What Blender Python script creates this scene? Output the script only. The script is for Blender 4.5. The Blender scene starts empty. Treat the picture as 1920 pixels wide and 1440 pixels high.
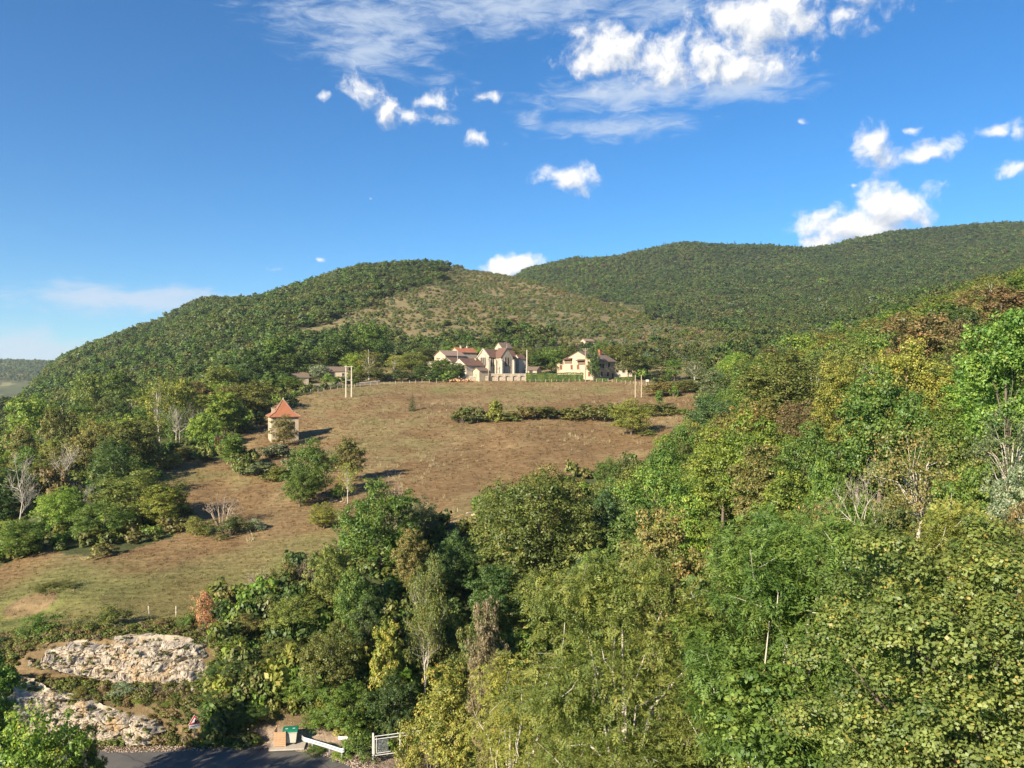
import bpy, math, random
import numpy as np
from mathutils import Vector, Matrix

S = bpy.context.scene
COL = S.collection
rng = np.random.default_rng(7)
random.seed(7)

# ------------------------------------------------------------------ camera
F = 1440.0            # focal length in photograph pixels (1920 wide)
CZ = 28.0             # eye height above the lane at the foot of the slope
cam_d = bpy.data.cameras.new('camera')
cam_d.sensor_width = 36.0
cam_d.lens = 36.0 * F / 1920.0
cam_d.clip_start = 0.1
cam_d.clip_end = 30000
cam = bpy.data.objects.new('camera', cam_d)
cam.location = (0, 0, CZ)
cam.rotation_euler = (math.radians(90), 0, 0)
COL.objects.link(cam)
S.camera = cam

# ------------------------------------------------------------------ sky, sun, exposure
SUN_AZ = math.radians(50)      # direction the light travels, from +x towards +y
SUN_EL = math.radians(27)
ldir = Vector((math.cos(SUN_AZ) * math.cos(SUN_EL), math.sin(SUN_AZ) * math.cos(SUN_EL), -math.sin(SUN_EL)))
sd = bpy.data.lights.new('sun', 'SUN')
sd.energy = 4.8
sd.angle = math.radians(0.53)
sd.color = (1.0, 0.87, 0.68)
sun = bpy.data.objects.new('sun', sd)
sun.rotation_euler = ldir.to_track_quat('-Z', 'Y').to_euler()
sun.location = (-60, -60, 120)
COL.objects.link(sun)

W = bpy.data.worlds.new('World')
S.world = W
W.use_nodes = True
S.view_settings.view_transform = 'Standard'
S.view_settings.look = 'None'
S.view_settings.gamma = 1.0
S.view_settings.exposure = 1.4
S.view_settings.use_curve_mapping = False
S.render.engine = 'CYCLES'
S.cycles.max_bounces = 5
S.cycles.diffuse_bounces = 2
S.cycles.glossy_bounces = 1
S.cycles.transmission_bounces = 3
S.cycles.transparent_max_bounces = 4
S.cycles.caustics_reflective = False
S.cycles.caustics_refractive = False
S.cycles.use_denoising = True
S.cycles.denoiser = 'OPENIMAGEDENOISE'
S.cycles.denoising_input_passes = 'RGB_ALBEDO_NORMAL'
S.cycles.denoising_prefilter = 'ACCURATE'
S.cycles.sample_clamp_indirect = 4.0


def build_sky():
    nt = W.node_tree
    N, L = nt.nodes, nt.links
    N.clear()

    def nd(t, **k):
        n = N.new(t)
        for a, b in k.items():
            setattr(n, a, b)
        return n

    def inp(sock, v):
        if hasattr(v, 'is_output'):
            L.new(v, sock)
        else:
            sock.default_value = v

    def m(op, a, b=0.0, c=None, clamp=False):
        n = nd('ShaderNodeMath', operation=op, use_clamp=clamp)
        inp(n.inputs[0], a)
        inp(n.inputs[1], b)
        if c is not None:
            inp(n.inputs[2], c)
        return n.outputs[0]

    def vm(op, a, b=None):
        n = nd('ShaderNodeVectorMath', operation=op)
        inp(n.inputs[0], a)
        if b is not None:
            inp(n.inputs[1], b)
        return n.outputs['Value'] if op == 'LENGTH' else n.outputs['Vector']

    def smooth(v, lo, hi):
        n = nd('ShaderNodeMapRange', interpolation_type='SMOOTHSTEP')
        inp(n.inputs['Value'], v)
        n.inputs['From Min'].default_value = lo
        n.inputs['From Max'].default_value = hi
        return n.outputs[0]

    def noise(v, scale, detail, rough, dist=0.0):
        n = nd('ShaderNodeTexNoise')
        n.noise_dimensions = '3D'
        inp(n.inputs['Vector'], v)
        n.inputs['Scale'].default_value = scale
        n.inputs['Detail'].default_value = detail
        n.inputs['Roughness'].default_value = rough
        n.inputs['Distortion'].default_value = dist
        return n.outputs[0]

    sky = nd('ShaderNodeTexSky', sky_type='NISHITA')
    sky.sun_disc = False
    sky.sun_elevation = SUN_EL
    sky.sun_rotation = math.radians(180) + math.pi / 2 - SUN_AZ
    sky.altitude = 400
    sky.air_density = 1.0
    sky.dust_density = 0.0
    sky.ozone_density = 4.5
    tc = nd('ShaderNodeTexCoord')
    sep = nd('ShaderNodeSeparateXYZ')
    L.new(tc.outputs['Generated'], sep.inputs[0])
    az = m('ARCTAN2', sep.outputs[0], sep.outputs[1])
    el = m('ARCSINE', sep.outputs[2])
    cmb = nd('ShaderNodeCombineXYZ')
    L.new(az, cmb.inputs[0])
    L.new(el, cmb.inputs[1])
    V = cmb.outputs[0]

    def ang(px, py):
        return math.atan((px - 960) / F), math.atan((720 - py) / math.hypot(F, px - 960))

    def field(blobs, vec):
        out = None
        for (px, py, rx, ry, wgt) in blobs:
            a, e = ang(px, py)
            s = vm('SUBTRACT', vec, (a, e, 0))
            s = vm('MULTIPLY', s, (F / rx, F / ry, 0))
            d = vm('LENGTH', s)
            v = m('MULTIPLY_ADD', d, -1.0, wgt)
            out = v if out is None else m('SMOOTH_MAX', out, v, 0.15)
        return m('MAXIMUM', out, -1.5)

    cumulus = [(1140, 100, 105, 62, 1), (1250, 118, 80, 56, 1), (1420, 40, 135, 66, 1.1), (1340, 100, 80, 60, 1), (1400, 125, 130, 45, .9),
               (1585, 30, 50, 42, .75), (690, 170, 55, 40, .85), (735, 205, 55, 34, .85), (808, 186, 75, 26, .8), (830, 235, 44, 22, .72), (770, 215, 60, 40, .6), (905, 262, 58, 22, .72),
               (903, 182, 60, 18, .55), (605, 178, 28, 15, .5), (1062, 335, 72, 32, 1), (1635, 265, 44, 44, .95), (1745, 287, 84, 25, .9),
               (1858, 252, 34, 17, .85), (1912, 255, 30, 26, .9), (1902, 310, 40, 20, .9), (1715, 243, 36, 13, .55), (1600, 428, 90, 34, 1.35),
               (1690, 390, 50, 34, 1.35), (1645, 380, 45, 30, 1.3), (1555, 455, 55, 20, 1.3), (962, 497, 44, 15, 1.6), (524, 505, 36, 14, .6), (597, 484, 16, 9, .42),
               (1605, 345, 22, 11, .5), (1503, 228, 22, 11, .42), (696, 379, 12, 7, .4), (2050, 280, 60, 30, .9), (1650, -60, 120, 60, 1)]
    veil = [(700, 40, 230, 52, 1), (950, 10, 330, 48, 1.05), (690, 92, 120, 44, 1.05), (1240, 10, 200, 42, .9), (600, 40, 90, 42, .7),
            (1000, 230, 40, 30, .7), (1190, 178, 200, 30, 1.1), (1390, 168, 130, 28, 1.1), (1160, 238, 170, 28, .95), (820, 150, 120, 30, .5),
            (255, 563, 150, 20, 1.5), (330, 552, 80, 13, 1.3), (40, 662, 140, 28, 1.5), (900, -80, 700, 80, 1)]
    warp = noise(V, 9.0, 2, .5)
    w2 = nd('ShaderNodeTexNoise')
    inp(w2.inputs['Vector'], V)
    w2.inputs['Scale'].default_value = 22
    w2.inputs['Detail'].default_value = 3
    wv = vm('SUBTRACT', w2.outputs['Color'], (.5, .5, .5))
    wv = vm('MULTIPLY', wv, (.030, .022, 0))
    VW = vm('ADD', V, wv)
    M = field(cumulus, VW)
    n1 = noise(VW, 26, 9, .62)
    M_up = field(cumulus, vm('ADD', VW, (-0.007, 0.016, 0)))
    n2 = noise(vm('ADD', VW, (-0.008, 0.011, 0)), 26, 5, .60)
    dens = m('ADD', M, m('MULTIPLY', m('SUBTRACT', n1, .50), 2.9))
    dc = smooth(dens, 0.0, 0.9)
    M2 = field(veil, VW)
    st = vm('MULTIPLY', V, (14, 46, 1))
    nv = noise(st, 1.6, 8, .66, .6)
    dv = smooth(m('ADD', M2, m('MULTIPLY', m('SUBTRACT', nv, .5), 2.6)), -0.15, 1.25)
    dv = m('MULTIPLY', dv, .75)
    # relief of the cumulus: brighter towards the sun, greyer away from it
    lit = m('MULTIPLY_ADD', m('SUBTRACT', n1, n2), 2.8, .56)
    lit = m('MULTIPLY_ADD', m('SUBTRACT', M, M_up), 1.0, lit, clamp=True)
    ccol = nd('ShaderNodeMix', data_type='RGBA')
    inp(ccol.inputs[0], lit)
    ccol.inputs[6].default_value = (.205, .235, .285, 1)
    ccol.inputs[7].default_value = (.45, .442, .425, 1)
    hs = nd('ShaderNodeHueSaturation')
    L.new(sky.outputs[0], hs.inputs['Color'])
    hs.inputs['Saturation'].default_value = 1.22
    hs.inputs['Hue'].default_value = 0.497
    sk = vm('MULTIPLY', hs.outputs[0], (.038, .0545, .062))
    mx1 = nd('ShaderNodeMix', data_type='RGBA')
    inp(mx1.inputs[0], dv)
    L.new(sk, mx1.inputs[6])
    mx1.inputs[7].default_value = (.26, .30, .355, 1)
    mx2 = nd('ShaderNodeMix', data_type='RGBA')
    inp(mx2.inputs[0], dc)
    L.new(mx1.outputs[2], mx2.inputs[6])
    L.new(ccol.outputs[2], mx2.inputs[7])
    bg = nd('ShaderNodeBackground')
    L.new(mx2.outputs[2], bg.inputs[0])
    bg.inputs[1].default_value = 1.0
    out = nd('ShaderNodeOutputWorld')
    L.new(bg.outputs[0], out.inputs[0])


build_sky()

# ------------------------------------------------------------------ helpers


def tag(o, label=None, cat=None, group=None, kind=None):
    for k, v in (('label', label), ('category', cat), ('group', group), ('kind', kind)):
        if v:
            o[k] = v
    return o


def link(name, data, parent=None, mat=None):
    o = bpy.data.objects.new(name, data)
    COL.objects.link(o)
    if parent is not None:
        o.parent = parent
    if mat is not None and data is not None and len(data.materials) == 0:
        data.materials.append(mat)
    return o


def empty(name, loc=(0, 0, 0), rz=0.0):
    o = bpy.data.objects.new(name, None)
    o.location = loc
    o.rotation_euler = (0, 0, rz)
    o.empty_display_size = 0.2
    COL.objects.link(o)
    return o


def np_mesh(name, verts, faces, nper, attrs=None, smooth=False, mat=None, normals=None):
    """verts (n,3); faces flat index array with nper corners per face"""
    me = bpy.data.meshes.new(name)
    verts = np.asarray(verts, np.float32)
    faces = np.asarray(faces, np.int32).reshape(-1)
    nf = len(faces) // nper
    me.vertices.add(len(verts))
    me.vertices.foreach_set('co', verts.reshape(-1))
    me.loops.add(len(faces))
    me.loops.foreach_set('vertex_index', faces)
    me.polygons.add(nf)
    me.polygons.foreach_set('loop_start', np.arange(0, nf * nper, nper, dtype=np.int32))
    if smooth:
        me.polygons.foreach_set('use_smooth', np.ones(nf, bool))
    else:
        me.polygons.foreach_set('use_smooth', np.zeros(nf, bool))
    for k, (dom, typ, arr) in (attrs or {}).items():
        a = me.attributes.new(k, typ, dom)
        key = 'color' if typ == 'FLOAT_COLOR' else ('vector' if typ == 'FLOAT_VECTOR' else 'value')
        a.data.foreach_set(key, np.asarray(arr, np.int32 if typ == 'INT' else np.float32).reshape(-1))
    me.update(calc_edges=True)
    if mat:
        me.materials.append(mat)
    if normals is not None:
        me.normals_split_custom_set(np.repeat(np.asarray(normals, np.float32), nper, 0))
    return me


class MB:
    """collects boxes, tubes and polygons into one mesh"""

    def __init__(s):
        s.v, s.f = [], []

    def poly(s, pts):
        b = len(s.v)
        s.v += [tuple(p) for p in pts]
        s.f.append(list(range(b, b + len(pts))))
        return s

    def box(s, c, size, rz=0.0, rx=0.0, ry=0.0, taper=1.0):
        M3 = Matrix.Rotation(rz, 3, 'Z') @ Matrix.Rotation(ry, 3, 'Y') @ Matrix.Rotation(rx, 3, 'X')
        b = len(s.v)
        for z in (-.5, .5):
            k = 1.0 if z < 0 else taper
            for x, y in ((-.5, -.5), (.5, -.5), (.5, .5), (-.5, .5)):
                p = M3 @ Vector((x * size[0] * k, y * size[1] * k, z * size[2]))
                s.v.append((p.x + c[0], p.y + c[1], p.z + c[2]))
        for q in ((0, 3, 2, 1), (4, 5, 6, 7), (0, 1, 5, 4), (1, 2, 6, 5), (2, 3, 7, 6), (3, 0, 4, 7)):
            s.f.append([b + i for i in q])
        return s

    def tube(s, pts, rad, n=6, cap=True):
        pts = [Vector(p) for p in pts]
        if not hasattr(rad, '__len__'):
            rad = [rad] * len(pts)
        b = len(s.v)
        for i, p in enumerate(pts):
            t = (pts[min(i + 1, len(pts) - 1)] - pts[max(i - 1, 0)]).normalized()
            a = t.cross(Vector((0, 0, 1)))
            if a.length < 1e-3:
                a = t.cross(Vector((0, 1, 0)))
            a.normalize()
            c = t.cross(a)
            for k in range(n):
                th = 2 * math.pi * k / n
                q = p + (a * math.cos(th) + c * math.sin(th)) * rad[i]
                s.v.append(tuple(q))
        for i in range(len(pts) - 1):
            for k in range(n):
                s.f.append([b + i * n + k, b + i * n + (k + 1) % n, b + (i + 1) * n + (k + 1) % n, b + (i + 1) * n + k])
        if cap:
            s.f.append([b + k for k in range(n)][::-1])
            e = b + (len(pts) - 1) * n
            s.f.append([e + k for k in range(n)])
        return s

    def prism(s, poly, y0, y1):
        """polygon in x,z extruded along y"""
        b = len(s.v)
        n = len(poly)
        s.v += [(x, y0, z) for x, z in poly] + [(x, y1, z) for x, z in poly]
        s.f.append(list(range(b, b + n)))
        s.f.append(list(range(b + n, b + 2 * n))[::-1])
        for i in range(n):
            j = (i + 1) % n
            s.f.append([b + i, b + n + i, b + n + j, b + j])
        return s

    def mesh(s, name, mat=None, smooth=False):
        me = bpy.data.meshes.new(name)
        me.from_pydata(s.v, [], s.f)
        me.update()
        if smooth:
            me.polygons.foreach_set('use_smooth', [True] * len(me.polygons))
        if mat:
            me.materials.append(mat)
        return me

    def build(s, name, mat=None, parent=None, smooth=False):
        return link(name, s.mesh(name, mat, smooth), parent)


def vnoise(x, y, seed=0):
    xi, yi = np.floor(x).astype(np.int64), np.floor(y).astype(np.int64)
    fx, fy = x - xi, y - yi
    fx, fy = fx * fx * (3 - 2 * fx), fy * fy * (3 - 2 * fy)

    def h(a, b):
        n = (a * 374761393 + b * 668265263 + seed * 974634777) & 0x7fffffff
        n = ((n ^ (n >> 13)) * 1274126177) & 0x7fffffff
        return ((n ^ (n >> 16)) & 0xffff) / 65535.0
    return (h(xi, yi) * (1 - fx) + h(xi + 1, yi) * fx) * (1 - fy) + (h(xi, yi + 1) * (1 - fx) + h(xi + 1, yi + 1) * fx) * fy


def fbm(x, y, seed=0, octv=4, gain=.5):
    t, a, tot = 0.0, 1.0, 0.0
    for i in range(octv):
        t = t + a * vnoise(x * 2 ** i, y * 2 ** i, seed + i * 17)
        tot += a
        a *= gain
    return t / tot


# ------------------------------------------------------------------ materials
MATS = {}


def mat(name, col, rough=.8, var=.15, scale=3.0, bump=0.0, metal=0.0, col2=None, detail=6, spec=.3, coord='Object'):
    """plain procedural surface: noise between two tones, optional bump"""
    if name in MATS:
        return MATS[name]
    m = bpy.data.materials.new(name)
    m.use_nodes = True
    nt = m.node_tree
    N, L = nt.nodes, nt.links
    p = N['Principled BSDF']
    p.inputs['Roughness'].default_value = rough
    p.inputs['Metallic'].default_value = metal
    p.inputs['Specular IOR Level'].default_value = spec
    tc = N.new('ShaderNodeTexCoord')
    n = N.new('ShaderNodeTexNoise')
    n.inputs['Scale'].default_value = scale
    n.inputs['Detail'].default_value = detail
    n.inputs['Roughness'].default_value = .65
    L.new(tc.outputs[coord], n.inputs['Vector'])
    r = N.new('ShaderNodeMapRange')
    r.inputs['From Min'].default_value = .3
    r.inputs['From Max'].default_value = .7
    L.new(n.outputs[0], r.inputs[0])
    mx = N.new('ShaderNodeMix')
    mx.data_type = 'RGBA'
    c1 = [min(1, c * (1 + var)) for c in col]
    c2 = col2 if col2 else [c * (1 - var) for c in col]
    mx.inputs[6].default_value = (*c1, 1)
    mx.inputs[7].default_value = (*c2, 1)
    L.new(r.outputs[0], mx.inputs[0])
    L.new(mx.outputs[2], p.inputs['Base Color'])
    if bump:
        b = N.new('ShaderNodeBump')
        b.inputs['Strength'].default_value = bump
        b.inputs['Distance'].default_value = .05
        n2 = N.new('ShaderNodeTexNoise')
        n2.inputs['Scale'].default_value = scale * 6
        n2.inputs['Detail'].default_value = 5
        L.new(tc.outputs[coord], n2.inputs['Vector'])
        L.new(n2.outputs[0], b.inputs['Height'])
        L.new(b.outputs[0], p.inputs['Normal'])
    MATS[name] = m
    return m


def leaf_mat(name, instanced):
    m = bpy.data.materials.new(name)
    m.use_nodes = True
    nt = m.node_tree
    N, L = nt.nodes, nt.links
    N.clear()
    if instanced:
        a = N.new('ShaderNodeAttribute')
        a.attribute_type = 'INSTANCER'
        a.attribute_name = 'tint'
        tint = a.outputs['Color']
    else:
        a = N.new('ShaderNodeObjectInfo')
        tint = a.outputs['Color']
    lr = N.new('ShaderNodeAttribute')
    lr.attribute_name = 'lr'
    cr = N.new('ShaderNodeAttribute')
    cr.attribute_name = 'cr'
    # leaf to leaf and spray to spray variation of the leaf colour itself
    ml = N.new('ShaderNodeMath')
    ml.operation = 'MULTIPLY_ADD'
    L.new(lr.outputs['Fac'], ml.inputs[0])
    ml.inputs[1].default_value = .45 if instanced else .75
    ml.inputs[2].default_value = .78 if instanced else .62
    mc = N.new('ShaderNodeMath')
    mc.operation = 'MULTIPLY_ADD'
    L.new(cr.outputs['Fac'], mc.inputs[0])
    mc.inputs[1].default_value = .35 if instanced else .55
    mc.inputs[2].default_value = .83 if instanced else .72
    mm = N.new('ShaderNodeMath')
    mm.operation = 'MULTIPLY'
    L.new(ml.outputs[0], mm.inputs[0])
    L.new(mc.outputs[0], mm.inputs[1])
    sc = N.new('ShaderNodeVectorMath')
    sc.operation = 'SCALE'
    L.new(tint, sc.inputs[0])
    L.new(mm.outputs[0], sc.inputs['Scale'])
    # a few leaves per spray have turned
    gt = N.new('ShaderNodeMath')
    gt.operation = 'GREATER_THAN'
    gt.inputs[1].default_value = 2.0 if instanced else .955
    L.new(lr.outputs['Fac'], gt.inputs[0])
    dm = N.new('ShaderNodeVectorMath')
    dm.operation = 'MULTIPLY'
    dm.inputs[1].default_value = (1.45, .95, .9)
    L.new(sc.outputs[0], dm.inputs[0])
    dx = N.new('ShaderNodeMix')
    dx.data_type = 'RGBA'
    L.new(gt.outputs[0], dx.inputs[0])
    L.new(sc.outputs[0], dx.inputs[6])
    L.new(dm.outputs[0], dx.inputs[7])
    hue = N.new('ShaderNodeHueSaturation')
    L.new(dx.outputs[2], hue.inputs['Color'])
    mh = N.new('ShaderNodeMath')
    mh.operation = 'MULTIPLY_ADD'
    L.new(cr.outputs['Fac'], mh.inputs[0])
    mh.inputs[1].default_value = -.045
    mh.inputs[2].default_value = .522
    L.new(mh.outputs[0], hue.inputs['Hue'])
    d = N.new('ShaderNodeBsdfDiffuse')
    L.new(hue.outputs[0], d.inputs[0])
    t = N.new('ShaderNodeBsdfTranslucent')
    br = N.new('ShaderNodeVectorMath')
    br.operation = 'MULTIPLY'
    L.new(hue.outputs[0], br.inputs[0])
    br.inputs[1].default_value = (1.15, 1.35, .7)
    L.new(br.outputs[0], t.inputs[0])
    g = N.new('ShaderNodeBsdfGlossy')
    g.inputs['Roughness'].default_value = .5
    g.inputs['Color'].default_value = (.9, .95, 1, 1)
    m1 = N.new('ShaderNodeMixShader')
    m1.inputs[0].default_value = .40
    L.new(d.outputs[0], m1.inputs[1])
    L.new(t.outputs[0], m1.inputs[2])
    m2 = N.new('ShaderNodeMixShader')
    m2.inputs[0].default_value = .02
    L.new(m1.outputs[0], m2.inputs[1])
    L.new(g.outputs[0], m2.inputs[2])
    o = N.new('ShaderNodeOutputMaterial')
    L.new(m2.outputs[0], o.inputs[0])
    MATS[name] = m
    return m


LEAF = leaf_mat('leaf', False)
LEAF_I = leaf_mat('leaf_stuff', True)
BARK = mat('bark', (.13, .105, .08), .9, .35, 6, .5)
PALE_BARK = mat('pale_bark', (.40, .36, .30), .85, .25, 5, .3)
# ------------------------------------------------------------------ the ground: heights read along columns of the photograph
# each column: (px, [(distance, height relative to the eye), ...])
COLS = [
    (-1500, [(4, -26), (40, -30), (58, -30), (66, -29), (100, -30), (200, -34), (400, -40), (900, -60), (1500, -40), (2400, 40), (3500, 100), (4300, 40)]),
    (-500, [(4, -26), (40, -27.7), (58.4, -27.6), (60.5, -25.5), (66, -24.5), (80, -25), (120, -27), (200, -29), (400, -30), (900, -50), (1500, -40), (2400, 50), (3000, 90), (4300, 40)]),
    (0, [(4, -26), (30, -27.7), (59.3, -27.7), (61.6, -24.9), (63.6, -24.3), (66.6, -22.9), (73, -23.2), (88, -23.1), (100, -23), (130, -24), (200, -23), (300, -19), (400, -17), (520, -20), (900, -45), (1500, -30), (2000, 20), (2500, 72), (2900, 78), (4300, 50)]),
    (100, [(4, -26), (30, -27.7), (59.3, -27.7), (61.6, -24.9), (63.6, -24.3), (66.8, -22.2), (73, -22.6), (92, -22.3), (105, -21.6), (135, -20.5), (200, -19.5), (300, -14.5), (400, -9), (550, 2), (700, 11), (820, 15), (1000, -8), (1500, -20), (2000, 15), (2500, 66), (2900, 70), (4300, 50)]),
    (200, [(4, -26), (30, -27.7), (59.3, -27.7), (61.6, -25.1), (63.6, -24.5), (66.9, -21.9), (74, -22.1), (92, -21.7), (102, -21.4), (135, -18.2), (200, -16.5), (300, -9), (400, -1), (550, 17), (700, 34), (850, 44), (1050, 20), (1500, -10), (2500, 40), (4300, 40)]),
    (300, [(4, -26), (30, -27.7), (59.3, -27.7), (61.3, -25.4), (63.7, -24.6), (66.9, -22.2), (73.5, -22.2), (90, -21.6), (103, -20.9), (132, -18.4), (155, -16.8), (190, -15), (250, -9.5), (320, -3.5), (400, 4), (550, 26), (700, 49), (880, 68), (1050, 58), (1500, 10), (2500, 40), (4300, 40)]),
    (400, [(4, -26), (30, -27.7), (59.3, -27.7), (61.0, -25.8), (63.8, -24.7), (66.9, -22.6), (73, -22.3), (88, -21.6), (105, -20.3), (130, -18.6), (155, -16.1), (185, -13.5), (250, -7), (320, 0), (400, 10), (550, 40), (700, 68), (900, 96), (1050, 92), (1500, 40), (2500, 40), (4300, 40)]),
    (485, [(4, -26), (30, -27.7), (59, -27.65), (61, -26.1), (65, -24.2), (73, -22.35), (90, -21.1), (107, -19.8), (133, -17.6), (168, -14.5), (195, -11), (248, -5), (305, .8), (340, 5), (420, 16), (550, 45), (700, 73), (880, 91), (1050, 88), (1500, 50), (2500, 40), (4300, 40)]),
    (550, [(4, -26), (30, -27.7), (58.6, -27.6), (61, -26.4), (66, -24), (73, -22.4), (90, -20.9), (108, -19.5), (135, -16.9), (180, -13), (205, -9), (245, -3.6), (290, 1.5), (340, 8), (420, 21), (550, 50), (700, 80), (860, 99), (1050, 95), (1500, 60), (2500, 40), (4300, 40)]),
    (700, [(4, -26), (30, -27.9), (58, -27.9), (66, -26.8), (76, -24.5), (90, -21.2), (115, -18.4), (135, -16.9), (170, -13), (205, -8.6), (235, -4.3), (275, .2), (340, 9), (420, 23), (550, 56), (700, 97), (850, 127), (1050, 126), (1500, 90), (2500, 60), (4300, 40)]),
    (800, [(4, -26), (30, -28.3), (58, -28.5), (68, -27.8), (80, -25), (95, -20.6), (115, -18), (135, -16.6), (168, -13.4), (200, -9), (235, -4.6), (280, .6), (340, 9), (420, 24), (550, 57), (700, 99), (850, 131), (1050, 130), (1500, 110), (2500, 80), (4300, 40)]),
    (900, [(4, -26), (30, -28.5), (58, -29), (75, -27.5), (90, -23), (105, -18.1), (132, -16.5), (165, -13.7), (195, -9.5), (235, -4.9), (285, 1.1), (340, 10), (400, 21), (500, 42), (620, 69), (760, 102), (860, 127), (1000, 128), (1500, 150), (2200, 150), (4300, 40)]),
    (1000, [(4, -26), (30, -28), (60, -28.7), (80, -25.5), (100, -20), (120, -16.8), (150, -13.8), (185, -10), (235, -4.9), (285, 1.2), (340, 10), (400, 21), (500, 41), (640, 72), (800, 107), (880, 112), (1000, 118), (1500, 216), (1800, 205), (2500, 150), (4300, 40)]),
    (1100, [(4, -26), (30, -27.5), (60, -28), (80, -25.5), (100, -20.5), (120, -17), (135, -15), (185, -10.3), (235, -4.9), (285, 1.2), (340, 10), (400, 21), (500, 40), (640, 68), (760, 84), (860, 82), (1000, 105), (1500, 233), (1800, 225), (2500, 150), (4300, 40)]),
    (1300, [(4, -25), (30, -26), (60, -25.5), (80, -22.5), (100, -18), (130, -13), (180, -8.4), (235, -3.6), (290, 3), (340, 9), (430, 22), (560, 40), (660, 44), (760, 62), (900, 93), (1200, 170), (1500, 262), (1800, 255), (2500, 200), (4300, 40)]),
    (1500, [(4, -24), (20, -24), (40, -22.5), (60, -19), (80, -15), (120, -9.5), (180, -4), (250, 3), (350, 13), (500, 29), (620, 44), (760, 68), (900, 98), (1200, 172), (1500, 257), (1800, 255), (2500, 200), (4300, 40)]),
    (1700, [(4, -20), (15, -21), (40, -17.5), (60, -13.5), (80, -9), (120, -3), (180, 5), (250, 14), (350, 28), (500, 50), (700, 76), (900, 108), (1200, 190), (1500, 294), (1800, 300), (2500, 240), (4300, 40)]),
    (1920, [(4, -17), (15, -18), (40, -12), (60, -7.5), (80, -3), (120, 4), (180, 15), (250, 27), (350, 46), (500, 66), (700, 92), (900, 128), (1200, 210), (1500, 308), (1800, 310), (2500, 240), (4300, 40)]),
    (2700, [(4, -12), (15, -11), (40, -3), (80, 8), (180, 30), (350, 65), (700, 130), (1500, 330), (1800, 330), (2500, 240), (4300, 40)]),
]


def pchip(x, y, xq):
    x, y, xq = np.asarray(x, float), np.asarray(y, float), np.asarray(xq, float)
    h = np.diff(x)
    dl = np.diff(y, axis=0) / (h if y.ndim == 1 else h[:, None])
    d = np.zeros_like(y)
    hh = h if y.ndim == 1 else h[:, None]
    w1, w2 = 2 * hh[1:] + hh[:-1], hh[1:] + 2 * hh[:-1]
    with np.errstate(divide='ignore', invalid='ignore'):
        mid = (w1 + w2) / (w1 / dl[:-1] + w2 / dl[1:])
    d[1:-1] = np.where(dl[:-1] * dl[1:] > 0, mid, 0)
    d[0], d[-1] = dl[0], dl[-1]
    i = np.clip(np.searchsorted(x, xq) - 1, 0, len(x) - 2)
    t = (xq - x[i]) / h[i]
    if y.ndim > 1:
        t = t[:, None]
        hi = h[i][:, None]
    else:
        hi = h[i]
    return (y[i] * (2 * t ** 3 - 3 * t ** 2 + 1) + d[i] * hi * (t ** 3 - 2 * t ** 2 + t) + y[i + 1] * (-2 * t ** 3 + 3 * t ** 2) + d[i + 1] * hi * (t ** 3 - t ** 2))


DG = np.concatenate([np.linspace(4, 50, 47)[:-1], np.linspace(50, 80, 91)[:-1], np.geomspace(80, 4300, 400)])
uc = np.array([(c[0] - 960) / F for c in COLS])
UG = np.concatenate([np.linspace(uc[0], -.72, 60)[:-1], np.linspace(-.72, .72, 480)[:-1], np.linspace(.72, uc[-1], 40)])
prof = np.array([pchip([p[0] for p in c[1]], [p[1] for p in c[1]], DG) for c in COLS])
ZG = pchip(uc, prof, UG)                     # (nu, nd)
UU, DD = np.meshgrid(UG, DG, indexing='ij')
XX = UU * DD
amp = np.interp(DD, [4, 60, 100, 300, 500, 900, 3000], [.3, .12, .35, .5, 3, 7, 16])
lam = np.interp(DD, [4, 60, 300, 900, 3000], [6, 7, 18, 90, 240])
ZG = ZG + (fbm(XX / 12 + 40, DD / 12, 3) - .5) * np.minimum(amp, .5) * 1.6 + (fbm(XX / 110 + 9, DD / 110 + 5, 5) - .5) * np.maximum(amp - .5, 0) * 2
# a small eroded bank at the left end of the meadow
bx, by = (50 - 960) / F * 79, 79
ZG += 1.1 * np.exp(-(((XX - bx - 1) / 3.2) ** 2 + ((DD - by - 2) / 2.2) ** 2)) - .7 * np.exp(-(((XX - bx) / 4) ** 2 + ((DD - by + 2) / 1.3) ** 2))


def zrel(x, d):
    x, d = np.asarray(x, float), np.asarray(d, float)
    u = np.clip(x / d, UG[0], UG[-1] - 1e-6)
    i = np.clip(np.searchsorted(UG, u, side='right') - 1, 0, len(UG) - 2)
    j = np.clip(np.searchsorted(DG, d, side='right') - 1, 0, len(DG) - 2)
    a = (u - UG[i]) / (UG[i + 1] - UG[i])
    b = np.clip((d - DG[j]) / (DG[j + 1] - DG[j]), 0, 1)
    return ZG[i, j] * (1 - a) * (1 - b) + ZG[i + 1, j] * a * (1 - b) + ZG[i, j + 1] * (1 - a) * b + ZG[i + 1, j + 1] * a * b


def gz(x, d):
    return zrel(x, d) + CZ


def at(px, d):
    """world ground point under photo column px at distance d"""
    x = (px - 960) / F * d
    return Vector((x, d, float(gz(x, d))))


def hit(px, py, dmin=40.0, dmax=4000):
    """ground point seen at a pixel"""
    ds = np.geomspace(dmin, dmax, 1500)
    u = (px - 960) / F
    g = zrel(u * ds, ds) + (py - 720) / F * ds
    k = np.argmax(g >= 0)
    if g[k] < 0:
        k = len(ds) - 1
    d = ds[k]
    return Vector((u * d, d, float(gz(u * d, d))))


def inside(poly, x, y):
    r = np.zeros(np.shape(x), bool)
    n = len(poly)
    for i in range(n):
        x1, y1 = poly[i]
        x2, y2 = poly[(i + 1) % n]
        c = ((y1 > y) != (y2 > y)) & (x < (x2 - x1) * (y - y1) / (y2 - y1 + 1e-12) + x1)
        r ^= c
    return r


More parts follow.
